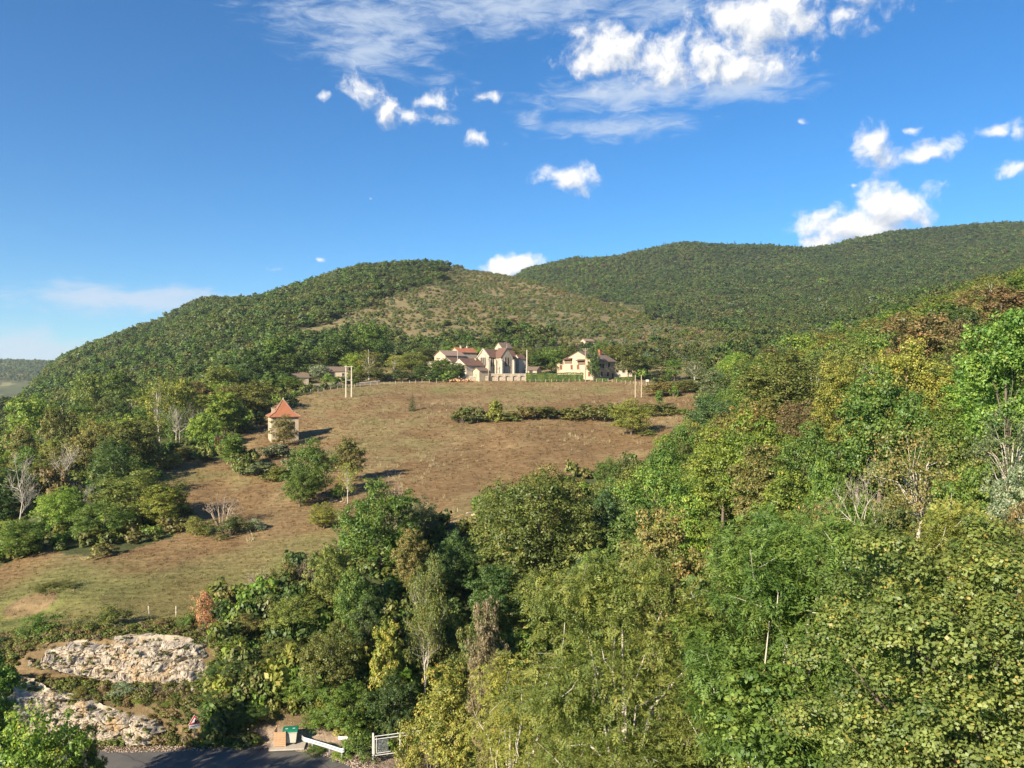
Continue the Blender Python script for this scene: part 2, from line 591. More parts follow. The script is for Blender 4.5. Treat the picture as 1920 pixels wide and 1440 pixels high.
# ---- areas of land cover, drawn on the photograph and laid on the ground
def ground_poly(pp, dmin=40.0):
    return [(v.x, v.y) for v in (hit(px, py, dmin) for px, py in pp)]


ROAD_EDGE = [(-900, 1412), (-100, 1412), (100, 1409), (250, 1407), (400, 1403), (500, 1400), (560, 1405), (615, 1417), (665, 1436), (720, 1470), (760, 1530)]
ROAD_Z = CZ - 27.62
road_far = [((px - 960) / F * (27.62 * F / (py - 720)), 27.62 * F / (py - 720)) for px, py in ROAD_EDGE]
road_near = [(road_far[0][0], 50.5), (-43, 50.0), (-30, 48.6), (-18, 47.6), (-11.5, 46.5), (-7.6, 43)]
ROAD_POLY = road_far + road_near[::-1]
FIELD = ground_poly([(-250, 1075), (0, 1062), (80, 1030), (180, 1045), (330, 1008), (345, 960), (230, 930), (290, 868), (360, 855), (430, 862), (470, 800), (500, 770),
                     (540, 748), (600, 733), (740, 720), (880, 711), (1000, 710), (1180, 711), (1300, 735), (1320, 770), (1290, 815), (1215, 862), (1130, 885), (1050, 900),
                     (930, 930), (880, 985), (830, 985), (740, 960), (660, 1010), (600, 1060), (520, 1080), (440, 1110), (380, 1140), (340, 1165), (200, 1180), (60, 1190), (-250, 1200)], 66)
STRIP = ground_poly([(290, 868), (360, 855), (430, 862), (470, 870), (520, 900), (540, 960), (350, 1000), (230, 935)], 66)
SCRUB = ground_poly([(560, 610), (640, 585), (720, 545), (800, 512), (880, 505), (960, 515), (1060, 535), (1160, 575), (1260, 600), (1390, 632), (1440, 650), (1300, 655),
                     (1180, 650), (1000, 645), (850, 640), (700, 632), (600, 630)], 250)
VILLAGE = ground_poly([(530, 735), (700, 722), (900, 712), (1230, 716), (1300, 728)], 200)
VILLAGE = VILLAGE + [(VILLAGE[-1][0] * 1.22, 330), (VILLAGE[0][0] * 1.2, 325)]

# the lane sits on a flat bench
rin = inside(ROAD_POLY, XX, DD)
ZG = np.where(rin, np.minimum(ZG, -27.72), ZG)
ZG = np.where(rin, -27.72, ZG)

wob = (fbm(XX / 5, DD / 5, 21) - .5)
XW, DW = XX + wob * 5, DD + (fbm(XX / 5 + 30, DD / 5, 22) - .5) * 5
fmask = inside(FIELD, XW, DW) | inside(STRIP, XW, DW)
smask = inside(SCRUB, XX + (fbm(XX / 40, DD / 40, 25) - .5) * 150, DD + (fbm(XX / 40, DD / 40, 26) - .5) * 200)
vmask = inside(VILLAGE, XX, DD)


def is_field(x, d):
    return inside(FIELD, x, d) | inside(STRIP, x, d)


# base colours of the land itself: dry pasture, greener sward, wood floor, stony scrub
c_wood = np.array([.060, .070, .028])
c_dry = np.array([.178, .116, .055])
c_tan = np.array([.222, .160, .080])
c_green = np.array([.128, .142, .041])
c_soil = np.array([.165, .135, .068])
c_plateau = np.array([.20, .18, .085])
g1 = fbm(XX / 26, DD / 26, 31, 5)
g2 = fbm(XX / 6, DD / 9, 33, 4)
# the sward is greenest on the low meadow by the lane and along the strip, driest on the upper slope
low = np.clip((104 - DD) / 22, 0, 1) * np.clip((-XX - 10) / 22, 0, 1)
top = np.clip((DD - 205) / 50, 0, 1)
strip = np.exp(-(((XX + 58) / 22) ** 2 + ((DD - 140) / 14) ** 2))
grn = np.clip(low * .75 + strip * .7 + top * .18 + (g1 - .5) * 1.3 + (g2 - .5) * .9 - .17, 0, 1)
tan = np.clip((g2 - .42) * 3.0 + (g1 - .5) * 2 + top * .6 + strip * .4, 0, 1)
fcol = (c_dry[None, None] * (1 - tan[..., None]) + c_tan[None, None] * tan[..., None])
fcol = fcol * (1 - grn[..., None]) + c_green[None, None] * grn[..., None]
scol = c_soil[None, None] * (.8 + .5 * g2[..., None])
wcol = c_wood[None, None] * (.7 + .6 * g2[..., None])
far = (DD > 1600) & (UU < -.45)
pcol = np.where((fbm(XX / 120, DD / 120, 41) > .66)[..., None], c_plateau[None, None], c_wood[None, None] * 1.3)
ccol = np.where(smask[..., None], scol, wcol)
ccol = np.where(far[..., None], pcol, ccol)
vcol = (np.array([.25, .20, .10])[None, None] * (1 - .5 * g1[..., None]))
ccol = np.where(vmask[..., None], vcol, ccol)
ccol = np.where(fmask[..., None], fcol, ccol)
bank = np.exp(-(((XX - bx) / 4.2) ** 2 + ((DD - by) / 2.6) ** 2)) * (.5 + g2)
ccol = np.where((bank > .72)[..., None], np.array([.150, .108, .056])[None, None] * (.6 + .8 * g2[..., None]), ccol)
verge = (DD < 75) & (DD > 57.2) & (XX < -11) & ~fmask
ccol = np.where(verge[..., None], np.array([.155, .112, .060])[None, None] * (.7 + .6 * g2[..., None]), ccol)
grav = (DD < 60.2) & (XX < -6) & (XX > -23)
ccol = np.where(grav[..., None], np.array([.27, .205, .15])[None, None] * (.8 + .4 * g2[..., None]), ccol)


def ground_material():
    m = bpy.data.materials.new('ground')
    m.use_nodes = True
    nt = m.node_tree
    N, L = nt.nodes, nt.links
    p = N['Principled BSDF']
    p.inputs['Roughness'].default_value = .95
    p.inputs['Specular IOR Level'].default_value = .1
    a = N.new('ShaderNodeAttribute')
    a.attribute_name = 'cover'
    tc = N.new('ShaderNodeTexCoord')
    col = a.outputs['Color']
    mp = N.new('ShaderNodeMapping')
    mp.inputs['Rotation'].default_value = (0, 0, math.radians(-14))
    mp.inputs['Scale'].default_value = (.22, 2.0, 1)
    L.new(tc.outputs['Object'], mp.inputs[0])
    for vec, sc, lo, hi, dt in ((tc.outputs['Object'], .9, .62, 1.4, 7), (mp.outputs[0], .8, .64, 1.36, 6), (tc.outputs['Object'], .12, .85, 1.16, 3)):
        n = N.new('ShaderNodeTexNoise')
        n.inputs['Scale'].default_value = sc
        n.inputs['Detail'].default_value = dt
        n.inputs['Roughness'].default_value = .72
        L.new(vec, n.inputs['Vector'])
        r = N.new('ShaderNodeMapRange')
        r.inputs['From Min'].default_value = .28
        r.inputs['From Max'].default_value = .72
        r.inputs['To Min'].default_value = lo
        r.inputs['To Max'].default_value = hi
        L.new(n.outputs[0], r.inputs[0])
        v = N.new('ShaderNodeVectorMath')
        v.operation = 'SCALE'
        L.new(col, v.inputs[0])
        L.new(r.outputs[0], v.inputs['Scale'])
        col = v.outputs[0]
    L.new(col, p.inputs['Base Color'])
    b = N.new('ShaderNodeBump')
    b.inputs['Strength'].default_value = .9
    b.inputs['Distance'].default_value = .25
    n = N.new('ShaderNodeTexNoise')
    n.inputs['Scale'].default_value = 1.7
    n.inputs['Detail'].default_value = 6
    n.inputs['Roughness'].default_value = .7
    L.new(tc.outputs['Object'], n.inputs['Vector'])
    L.new(n.outputs[0], b.inputs['Height'])
    L.new(b.outputs[0], p.inputs['Normal'])
    return m


nu, ndp = ZG.shape
V = np.stack([XX, DD, ZG + CZ], -1).reshape(-1, 3)
ii = np.arange(nu - 1)[:, None] * ndp + np.arange(ndp - 1)[None]
Q = np.stack([ii, ii + ndp, ii + ndp + 1, ii + 1], -1).reshape(-1)
rgba = np.concatenate([ccol, np.ones(ccol.shape[:2] + (1,))], -1).reshape(-1)
gm = np_mesh('ground', V, Q, 4, {'cover': ('POINT', 'FLOAT_COLOR', rgba)}, True, ground_material())
ground = link('ground', gm)
tag(ground, kind='structure')
del V, Q, rgba
# ------------------------------------------------------------------ plant generators (metric, base at origin)
def unit(v):
    return v / (np.linalg.norm(v, axis=-1, keepdims=True) + 1e-9)


def leaf_quads(P, Nn, size, rg, asp=.62, droop=0.0, tdir=None):
    """kite shaped leaves at P facing Nn"""
    n = len(P)
    r = rg.normal(size=(n, 3))
    if tdir is not None:
        r = tdir + .35 * r
    t = unit(r - (r * Nn).sum(-1, keepdims=True) * Nn)
    t[:, 2] -= droop
    t = unit(t)
    b = unit(np.cross(Nn, t))
    L = (size * rg.uniform(.7, 1.3, n))[:, None]
    v = np.stack([P - t * L * .5, P - t * L * .06 - b * L * asp * .5, P + t * L * .5 - Nn * L * .1, P - t * L * .06 + b * L * asp * .5], 1)
    return v.reshape(-1, 3)


def sphere_pts(n, rg):
    return unit(rg.normal(size=(n, 3)))


def crown_points(lobes, sub_n, sub_r, leaf_n, rg, inner=.55):
    """lobes (k,4): centre+radius -> sprays on each lobe -> leaf positions, normals, spray ids"""
    C, R = [], []
    for x, y, z, r in lobes:
        d = sphere_pts(sub_n, rg)
        d[:, 2] = np.abs(d[:, 2]) * .3 + d[:, 2] * .75
        d = unit(d)
        rr = r * rg.uniform(.62, 1.02, sub_n)
        C.append(np.stack([x + d[:, 0] * rr, y + d[:, 1] * rr, z + d[:, 2] * rr * .85], -1))
        R.append(sub_r * r * rg.uniform(.65, 1.35, sub_n))
    C, R = np.concatenate(C), np.concatenate(R)
    k = len(C)
    idx = np.repeat(np.arange(k), leaf_n)
    d = sphere_pts(len(idx), rg)
    rad = R[idx] * rg.uniform(inner, 1.08, len(idx))
    P = C[idx] + d * rad[:, None] * np.array([1, 1, .72])
    return P, d, idx, C


def lobes_in(W, H, zc, zr, n, lr, rg, top=1.0, shape=2.0):
    """lobe spheres through an uneven crown envelope of width W, centre height zc, half height zr"""
    out = []
    tries = 0
    while len(out) < n and tries < 4000:
        tries += 1
        d = sphere_pts(1, rg)[0]
        f = rg.uniform(.2, 1.0) ** .45
        r = lr * W * rg.uniform(.7, 1.3)
        hz = max(0.0, 1 - r / zr)
        hx = max(0.0, 1 - r / (W / 2))
        p = np.array([d[0] * f * hx * W / 2, d[1] * f * hx * W / 2, zc + d[2] * f * hz * zr])
        if any(np.linalg.norm(p - o[:3]) < .55 * (r + o[3]) * .75 for o in out) and tries < 3000:
            continue
        out.append(np.array([*p, r]))
    return out


def leaves_mesh(name, P, D, idx, size, rg, asp=.62, up=.45, rnd=.7, m=None, droop=0.0, tdir=None, soft=0.0, centre=None):
    Nn = unit(D * .75 + np.array([0, 0, up]) + rg.normal(size=P.shape) * rnd * .5)
    V = leaf_quads(P, Nn, size, rg, asp, droop, tdir)
    n = len(P)
    cr = rg.uniform(0, 1, idx.max() + 1)[idx]
    return np_mesh(name, V, np.arange(4 * n), 4, {'lr': ('FACE', 'FLOAT', rg.uniform(0, 1, n)), 'cr': ('FACE', 'FLOAT', cr)}, False, m,
                   None if not soft else unit(Nn * (1 - soft) + soft * unit(D * .55 + .6 * unit(P - centre))))


def extent(P):
    return 2 * np.percentile(np.hypot(P[:, 0], P[:, 1]), 96), np.percentile(P[:, 2], 99.3)


def limbs(mb, H, zfork, targets, rtrunk, rg, n=6, lean=.06, rlimb=.42, tipr=.012):
    lx, ly = rg.normal(0, lean * H, 2) * .5
    pts = [(0, 0, -.6), (lx * .1, ly * .1, zfork * .4), (lx * .4, ly * .4, zfork), (lx, ly, zfork + (H - zfork) * .5), (lx * 1.2, ly * 1.1, H * .78)]
    mb.tube(pts, [rtrunk * 1.25, rtrunk, rtrunk * .8, rtrunk * .45, rtrunk * .1], n)
    for t in targets:
        s = rg.uniform(.15, .75)
        z0 = zfork + (H * .72 - zfork) * s * .8
        z0 = min(z0, t[2] - .05 * H)
        if z0 < zfork * .6:
            z0 = zfork * .6
        f = (z0 - zfork) / max(H - zfork, .1)
        a = np.array([lx * (.4 + f), ly * (.4 + f), z0])
        b = np.array(t[:3])
        mid = a * .5 + b * .5 + np.array([0, 0, .05 * H]) + rg.normal(0, .02 * H, 3)
        r = rtrunk * rlimb * rg.uniform(.6, 1.1)
        mb.tube([a, mid, b], [r, r * .6, tipr], max(4, n - 2), False)


def branchy(mb, H, W, r0, rg, levels=4, kids=4, zf=.25, upb=.5, spread=.6, minr=.012):
    """bare branching skeleton; returns the twig tips"""
    tips = []

    def grow(p, d, ln, r, lv):
        k = 3
        pts, q, dd = [p], p, d
        for i in range(k):
            dd = unit(dd + rg.normal(0, .05 if lv == 0 else .16, 3) + np.array([0, 0, .05]))
            q = q + dd * ln / k
            pts.append(q)
        r1 = max(r * .5, minr * .7)
        mb.tube(pts, [r, r * .85, r * .68, r1], 5 if lv < 2 else 3, False)
        if lv >= levels:
            tips.append(q)
            return
        n = kids + rg.integers(-1, 2)
        for j in range(n):
            s = rg.uniform(.35, 1.0) if j else 1.0
            i = min(int(s * k), k - 1)
            b = np.array(pts[i]) * (1 - (s * k - i)) + np.array(pts[i + 1]) * (s * k - i) if s < 1 else np.array(q)
            nd_ = unit(dd * upb + rg.normal(0, 1, 3) * spread * np.array([1, 1, .6]) + np.array([0, 0, .28]))
            grow(b, nd_, ln * rg.uniform(.5, .8), max(r * rg.uniform(.4, .6), minr), lv + 1)
    grow(np.array([0, 0, -.3]), unit(np.array([rg.normal(0, .03), rg.normal(0, .03), 1.0])), H * .48, r0, 0)
    return tips


def make_broad(seed, W=8., H=10., zlo=.22, nl=13, lr=.19, sub=9, subr=.42, leaf=34, size=.34, asp=.62, m=None, bark=None, trunk=.17, flat=1.0, stems=10, soft=.45):
    rg = np.random.default_rng(seed)
    zc, zr = H * (1 + zlo) / 2, H * (1 - zlo) / 2
    lb = lobes_in(W, H, zc, zr * flat, nl, lr, rg)
    # a few core lobes keep the crown closed
    lb += [np.array([rg.normal(0, .06 * W), rg.normal(0, .06 * W), zc + zr * k, .24 * W]) for k in (-.35, .1, .45)]
    P, D, idx, C = crown_points(lb, sub, subr, leaf, rg)
    cm = leaves_mesh('crown', P, D, idx, size, rg, asp, m=m or LEAF, soft=soft, centre=np.array([0, 0, zc - .25 * zr]))
    mb = MB()
    limbs(mb, H, H * max(zlo, .12), lb[:stems], trunk, rg)
    return (cm, mb.mesh('trunk', bark or BARK, True)) + extent(P)


def make_shrub(seed, W=3., H=2.4, nl=9, sub=8, leaf=26, size=.2, m=None, asp=.6, bark=None):
    rg = np.random.default_rng(seed)
    lb = []
    for i in range(nl):
        a, r = rg.uniform(0, 2 * math.pi), rg.uniform(.0, .34) * W
        z = rg.uniform(.22, .74) * H * (1 - .5 * (r / (.36 * W)) ** 2)
        lb.append(np.array([math.cos(a) * r, math.sin(a) * r, z, rg.uniform(.15, .24) * W]))
    P, D, idx, C = crown_points(lb, sub, .42, leaf, rg)
    P[:, 2] = np.maximum(P[:, 2], .02)
    cm = leaves_mesh('foliage', P, D, idx, size, rg, asp, m=m or LEAF, soft=.45, centre=np.array([0, 0, .1 * H]))
    mb = MB()
    for t in lb:
        mb.tube([(t[0] * .1, t[1] * .1, -.3), (t[0] * .5, t[1] * .5, t[2] * .5), t[:3]], [.05, .035, .01], 4, False)
    return (cm, mb.mesh('stems', bark or BARK, True)) + extent(P)


def make_airy(seed, W=6., H=10., bark=None, leaf_n=7, size=.24, levels=4, kids=4, r0=.13, m=None, bole=0.0):
    rg = np.random.default_rng(seed)
    mb = MB()
    tips = np.array(branchy(mb, H * (1 - bole), W, r0, rg, levels, kids, spread=.62, upb=.8))
    if bole:
        mb.v = [(x, y, z + H * bole) for x, y, z in mb.v]
        tips[:, 2] += H * bole
        mb.tube([(.2, .1, -.5), (.1, -.1, H * bole * .5), (0, 0, H * bole - .25)], [r0 * 1.6, r0 * 1.3, r0], 6)
    P = np.repeat(tips, leaf_n, 0) + rg.normal(0, .22, (len(tips) * leaf_n, 3))
    idx = np.repeat(np.arange(len(tips)) // 6, leaf_n)
    cm = leaves_mesh('crown', P, sphere_pts(len(P), rg), idx, size, rg, .55, m=m or LEAF) if leaf_n else None
    v = np.array(mb.v)
    return cm, mb.mesh('trunk', bark or PALE_BARK, True), max(np.ptp(v[:, 0]), np.ptp(v[:, 1])), v[:, 2].max()


def make_dry(seed, W=3., H=2.6, m=None):
    """leafless shrub: many thin stems fanning from the ground"""
    rg = np.random.default_rng(seed)
    mb = MB()
    tips = []
    for k in range(26):
        a, r = rg.uniform(0, 6.28), rg.uniform(.1, 1) ** .6
        top = np.array([math.cos(a) * r * W * .5, math.sin(a) * r * W * .5, H * (1 - .55 * r * r) * rg.uniform(.75, 1)])
        b0 = np.array([math.cos(a) * r * .25, math.sin(a) * r * .25, -.2])
        md_ = b0 * .45 + top * .55 + np.array([0, 0, .12 * H])
        mb.tube([b0, md_, top], [.028, .018, .006], 4, False)
        for j in range(5):
            s0 = b0 * 0 + md_ * (1 - j / 5) + top * (j / 5)
            t2 = s0 + unit(rg.normal(size=3) + np.array([0, 0, .9])) * rg.uniform(.25, .7)
            mb.tube([s0, t2], [.012, .004], 3, False)
            tips += [t2, (s0 + t2) / 2]
    P = np.array(tips) + rg.normal(0, .07, (len(tips), 3))
    cm = leaves_mesh('foliage', P, sphere_pts(len(P), rg), np.arange(len(P)) // 8, .11, rg, .55, m=m or LEAF)
    return (cm, mb.mesh('stems', mat('dry_twig', (.30, .235, .175), .9, .2, 6), True)) + extent(P)


def make_conifer(seed, W=4., H=10., tiers=13, size=.4, m=None, per=40):
    rg = np.random.default_rng(seed)
    P, D, idx = [], [], []
    for k in range(tiers):
        z = H * (.08 + .9 * k / tiers)
        R = W / 2 * (1 - k / tiers) ** .85 + .12
        nb = max(4, int(9 * (1 - k / tiers) + 3))
        for j in range(nb):
            a = rg.uniform(0, 2 * math.pi)
            n = int(per * (R / (W / 2)) + 8)
            t = rg.uniform(.15, 1, n) ** .7
            rr = R * t * rg.uniform(.85, 1.1)
            p = np.stack([np.cos(a) * rr, np.sin(a) * rr, z - .12 * R * t + 0 * t], -1) + rg.normal(0, .11 * R + .03, (n, 3)) * np.array([1, 1, .45])
            P.append(p)
            D.append(np.tile([math.cos(a) * .5, math.sin(a) * .5, .8], (n, 1)))
            idx.append(np.full(n, k * 16 + j))
    P, D, idx = np.concatenate(P), unit(np.concatenate(D)), np.concatenate(idx)
    cm = leaves_mesh('crown', P, D, idx, size, rg, .4, m=m or LEAF)
    mb = MB()
    mb.tube([(0, 0, -.5), (0, 0, H * .5), (0, 0, H * .97)], [.16, .1, .02], 6)
    return cm, mb.mesh('trunk', BARK, True), W, H


def make_compound(seed, W, H, zlo, nl, lr, sub, subr, fronds, flen=.30, leaflets=9, lw=.33, m=None, bark=None, trunk=.2, stems=22):
    """near ash: sprays of pinnate leaves, every leaflet its own face"""
    rg = np.random.default_rng(seed)
    zc, zr = H * (1 + zlo) / 2, H * (1 - zlo) / 2
    lb = lobes_in(W, H, zc, zr, nl, lr, rg)
    lb += [np.array([rg.normal(0, .05 * W), rg.normal(0, .05 * W), zc + zr * k, .25 * W]) for k in (-.3, .1, .4)]
    P, D, idx, C = crown_points(lb, sub, subr, fronds, rg, .7)
    n = len(P)
    ax = unit(D * .7 + rg.normal(size=(n, 3)) * .55 + np.array([0, 0, -.25]))
    side = unit(np.cross(ax, np.array([0, 0, 1.0]) + rg.normal(0, .3, (n, 3))))
    nn = unit(np.cross(side, ax))
    nn = nn * np.sign(nn[:, 2:3] + 1e-6)
    LP, LN, LT = [], [], []
    for k in range(leaflets):
        s = (k // 2 + 1) / (leaflets // 2 + 1)
        sg = 0 if k == leaflets - 1 else (1 if k % 2 else -1)
        off = ax * (s * flen) - np.array([0, 0, .25 * flen]) * s * s
        t = unit(ax * .6 + side * sg * .9 + np.array([0, 0, -.25]))
        LP.append(P + off + t * flen * .22)
        LN.append(nn)
        LT.append(t)
    LP, LN, LT = np.concatenate(LP), np.concatenate(LN), np.concatenate(LT)
    LN = unit(LN + rg.normal(0, .28, LN.shape))
    V = leaf_quads(LP, LN, flen * .42, rg, lw, 0.0, LT * 3)
    q = len(LP)
    lrv = np.tile(rg.uniform(0, 1, n), leaflets) * .6 + rg.uniform(0, .4, q)
    cr = np.tile(rg.uniform(0, 1, len(C))[idx], leaflets)
    cm = np_mesh('crown', V, np.arange(4 * q), 4, {'lr': ('FACE', 'FLOAT', lrv), 'cr': ('FACE', 'FLOAT', cr)}, False, m or LEAF)
    mb = MB()
    limbs(mb, H, H * .3, lb[:stems], trunk, rg, 7, .05, .38)
    ex = extent(LP)
    # bare twigs that stick out of the sprays
    for c in C[rg.choice(len(C), min(60, len(C)), False)]:
        d = unit(rg.normal(size=3) + np.array([0, 0, .6]))
        p0 = c - d * rg.uniform(.2, .6)
        mb.tube([p0, c + rg.normal(0, .06, 3), c + d * rg.uniform(.35, .8)], [.016, .012, .005], 4, False)
    return (cm, mb.mesh('trunk', bark or PALE_BARK, True)) + ex


PROTO = {}
for i in range(4):
    PROTO['B%d' % i] = make_broad(100 + i, 8, 10, (.0, .04, .0, .06)[i], (24, 20, 28, 20)[i], (.17, .18, .15, .18)[i], 9, .42, 34, .28)
PROTO['T0'] = make_broad(120, 6.4, 12, .05, 26, .17, 9, .42, 34, .28)        # taller than wide
PROTO['T1'] = make_broad(121, 5.4, 12, .06, 26, .18, 9, .45, 32, .27)
PROTO['F0'] = make_broad(130, 8, 9, .0, 34, .14, 11, .42, 52, .18)            # finer leaves for the middle distance
PROTO['F1'] = make_broad(131, 7.4, 9.6, .0, 32, .145, 11, .42, 52, .18)
PROTO['F2'] = make_broad(132, 8, 9, .0, 38, .13, 11, .42, 48, .175)
PROTO['O0'] = make_broad(140, 8, 9, .0, 46, .12, 11, .38, 54, .14)           # oak: tight dark sprays
for i in range(4):
    PROTO['S%d' % i] = make_shrub(200 + i, 3, 2.4, (9, 7, 11, 8)[i])
PROTO['G0'] = make_shrub(210, 3, 2.6, 13, 10, 40, .10)                          # near shrubs with fine leaves
PROTO['G1'] = make_shrub(211, 3, 2.6, 12, 10, 40, .11)
for i in range(3):                                                              # sparse crowns, the stems show through
    PROTO['A%d' % i] = make_broad(300 + i, 6.4, 10, (.16, .1, .22)[i], 30, .13, 6, .5, (10, 13, 7)[i], .22, .6, bark=PALE_BARK, trunk=.13, stems=30)
PROTO['H0'] = make_broad(150, 7, 14, .26, 44, .14, 11, .42, 50, .18, trunk=.16)     # long bole, crown on top
PROTO['D0'] = make_airy(310, 5, 9, leaf_n=1, size=.12)
PROTO['D1'] = make_airy(311, 5, 8, leaf_n=0, kids=5)
PROTO['D2'] = make_dry(312)                                                     # dry shrub
PROTO['K0'] = make_airy(320, 3.4, 10, leaf_n=22, kids=5, size=.2)
PROTO['A3'] = make_broad(303, 7, 14, .48, 30, .13, 7, .5, 22, .16, .6, bark=PALE_BARK, trunk=.14, stems=32)
PROTO['D3'] = make_airy(313, 8, 18, leaf_n=1, size=.1, kids=4, r0=.14, bole=.5)
PROTO['C0'] = make_conifer(400)
PROTO['C1'] = make_conifer(401, 5, 9, 10, .5)

KIND = {'B': 'broadleaf_tree', 'T': 'tall_tree', 'F': 'leafy_tree', 'O': 'oak_tree', 'S': 'shrub', 'G': 'leafy_shrub', 'A': 'sparse_tree', 'D': 'bare_tree',
        'K': 'birch_tree', 'H': 'leafy_tree', 'C': 'conifer_tree', 'N': 'ash_tree', 'L': 'lime_tree'}
COLR = {'dg': (.088, .140, .036), 'g': (.132, .205, .040), 'lg': (.195, .275, .045), 'br': (.215, .160, .068), 'ol': (.180, .205, .050), 'yo': (.270, .275, .055),
        'gr': (.175, .205, .100), 'or': (.37, .20, .10), 'sv': (.28, .34, .21), 'bg': (.105, .175, .062), 'ob': (.210, .195, .060), 'pk': (.28, .215, .13), 'bl': (.145, .225, .042),
        'do': (.135, .160, .042), 'li': (.170, .215, .052)}


def plant(label, x, d, W_, H_, proto, colr, rz=None, group=None, name=None, cat=None, jit=.12, sink=.1):
    cm, wm, w0, h0 = PROTO[proto]
    z = float(gz(x, d)) - sink
    k = proto[0]
    o = empty(name or KIND[k], (x, d, z), random.uniform(0, 6.28) if rz is None else rz)
    o.scale = (W_ / w0, W_ / w0, H_ / h0)
    c = np.array(COLR[colr] if isinstance(colr, str) else colr)
    c = c * (1 + rng.normal(0, jit)) * (1 + rng.normal(0, jit * .35, 3))
    if cm is not None:
        q = link(cm.name.split('.')[0], cm, o)
        q.color = (*np.clip(c, .01, .9), 1)
    t = link(wm.name.split('.')[0], wm, o)
    tag(o, label, cat or ('shrub' if k in 'SG' or proto == 'D2' else 'tree'), group)
    PLACED.append((x, d, W_ / 2))
    return o


PLACED = []


def ptree(label, px, ytop, w, d, proto, colr, **k):
    """a plant whose top shows at (px, ytop), w photo pixels wide, standing at distance d"""
    x = (px - 960) / F * d
    ztop = CZ - (ytop - 720) / F * d
    H_ = ztop - float(gz(x, d)) + .1
    if H_ > 1.75 * w * d / F and proto[0] in 'FO':
        proto = 'H0'
    return plant(label, x, d, w * d / F, max(H_, .5), proto, colr, **k)


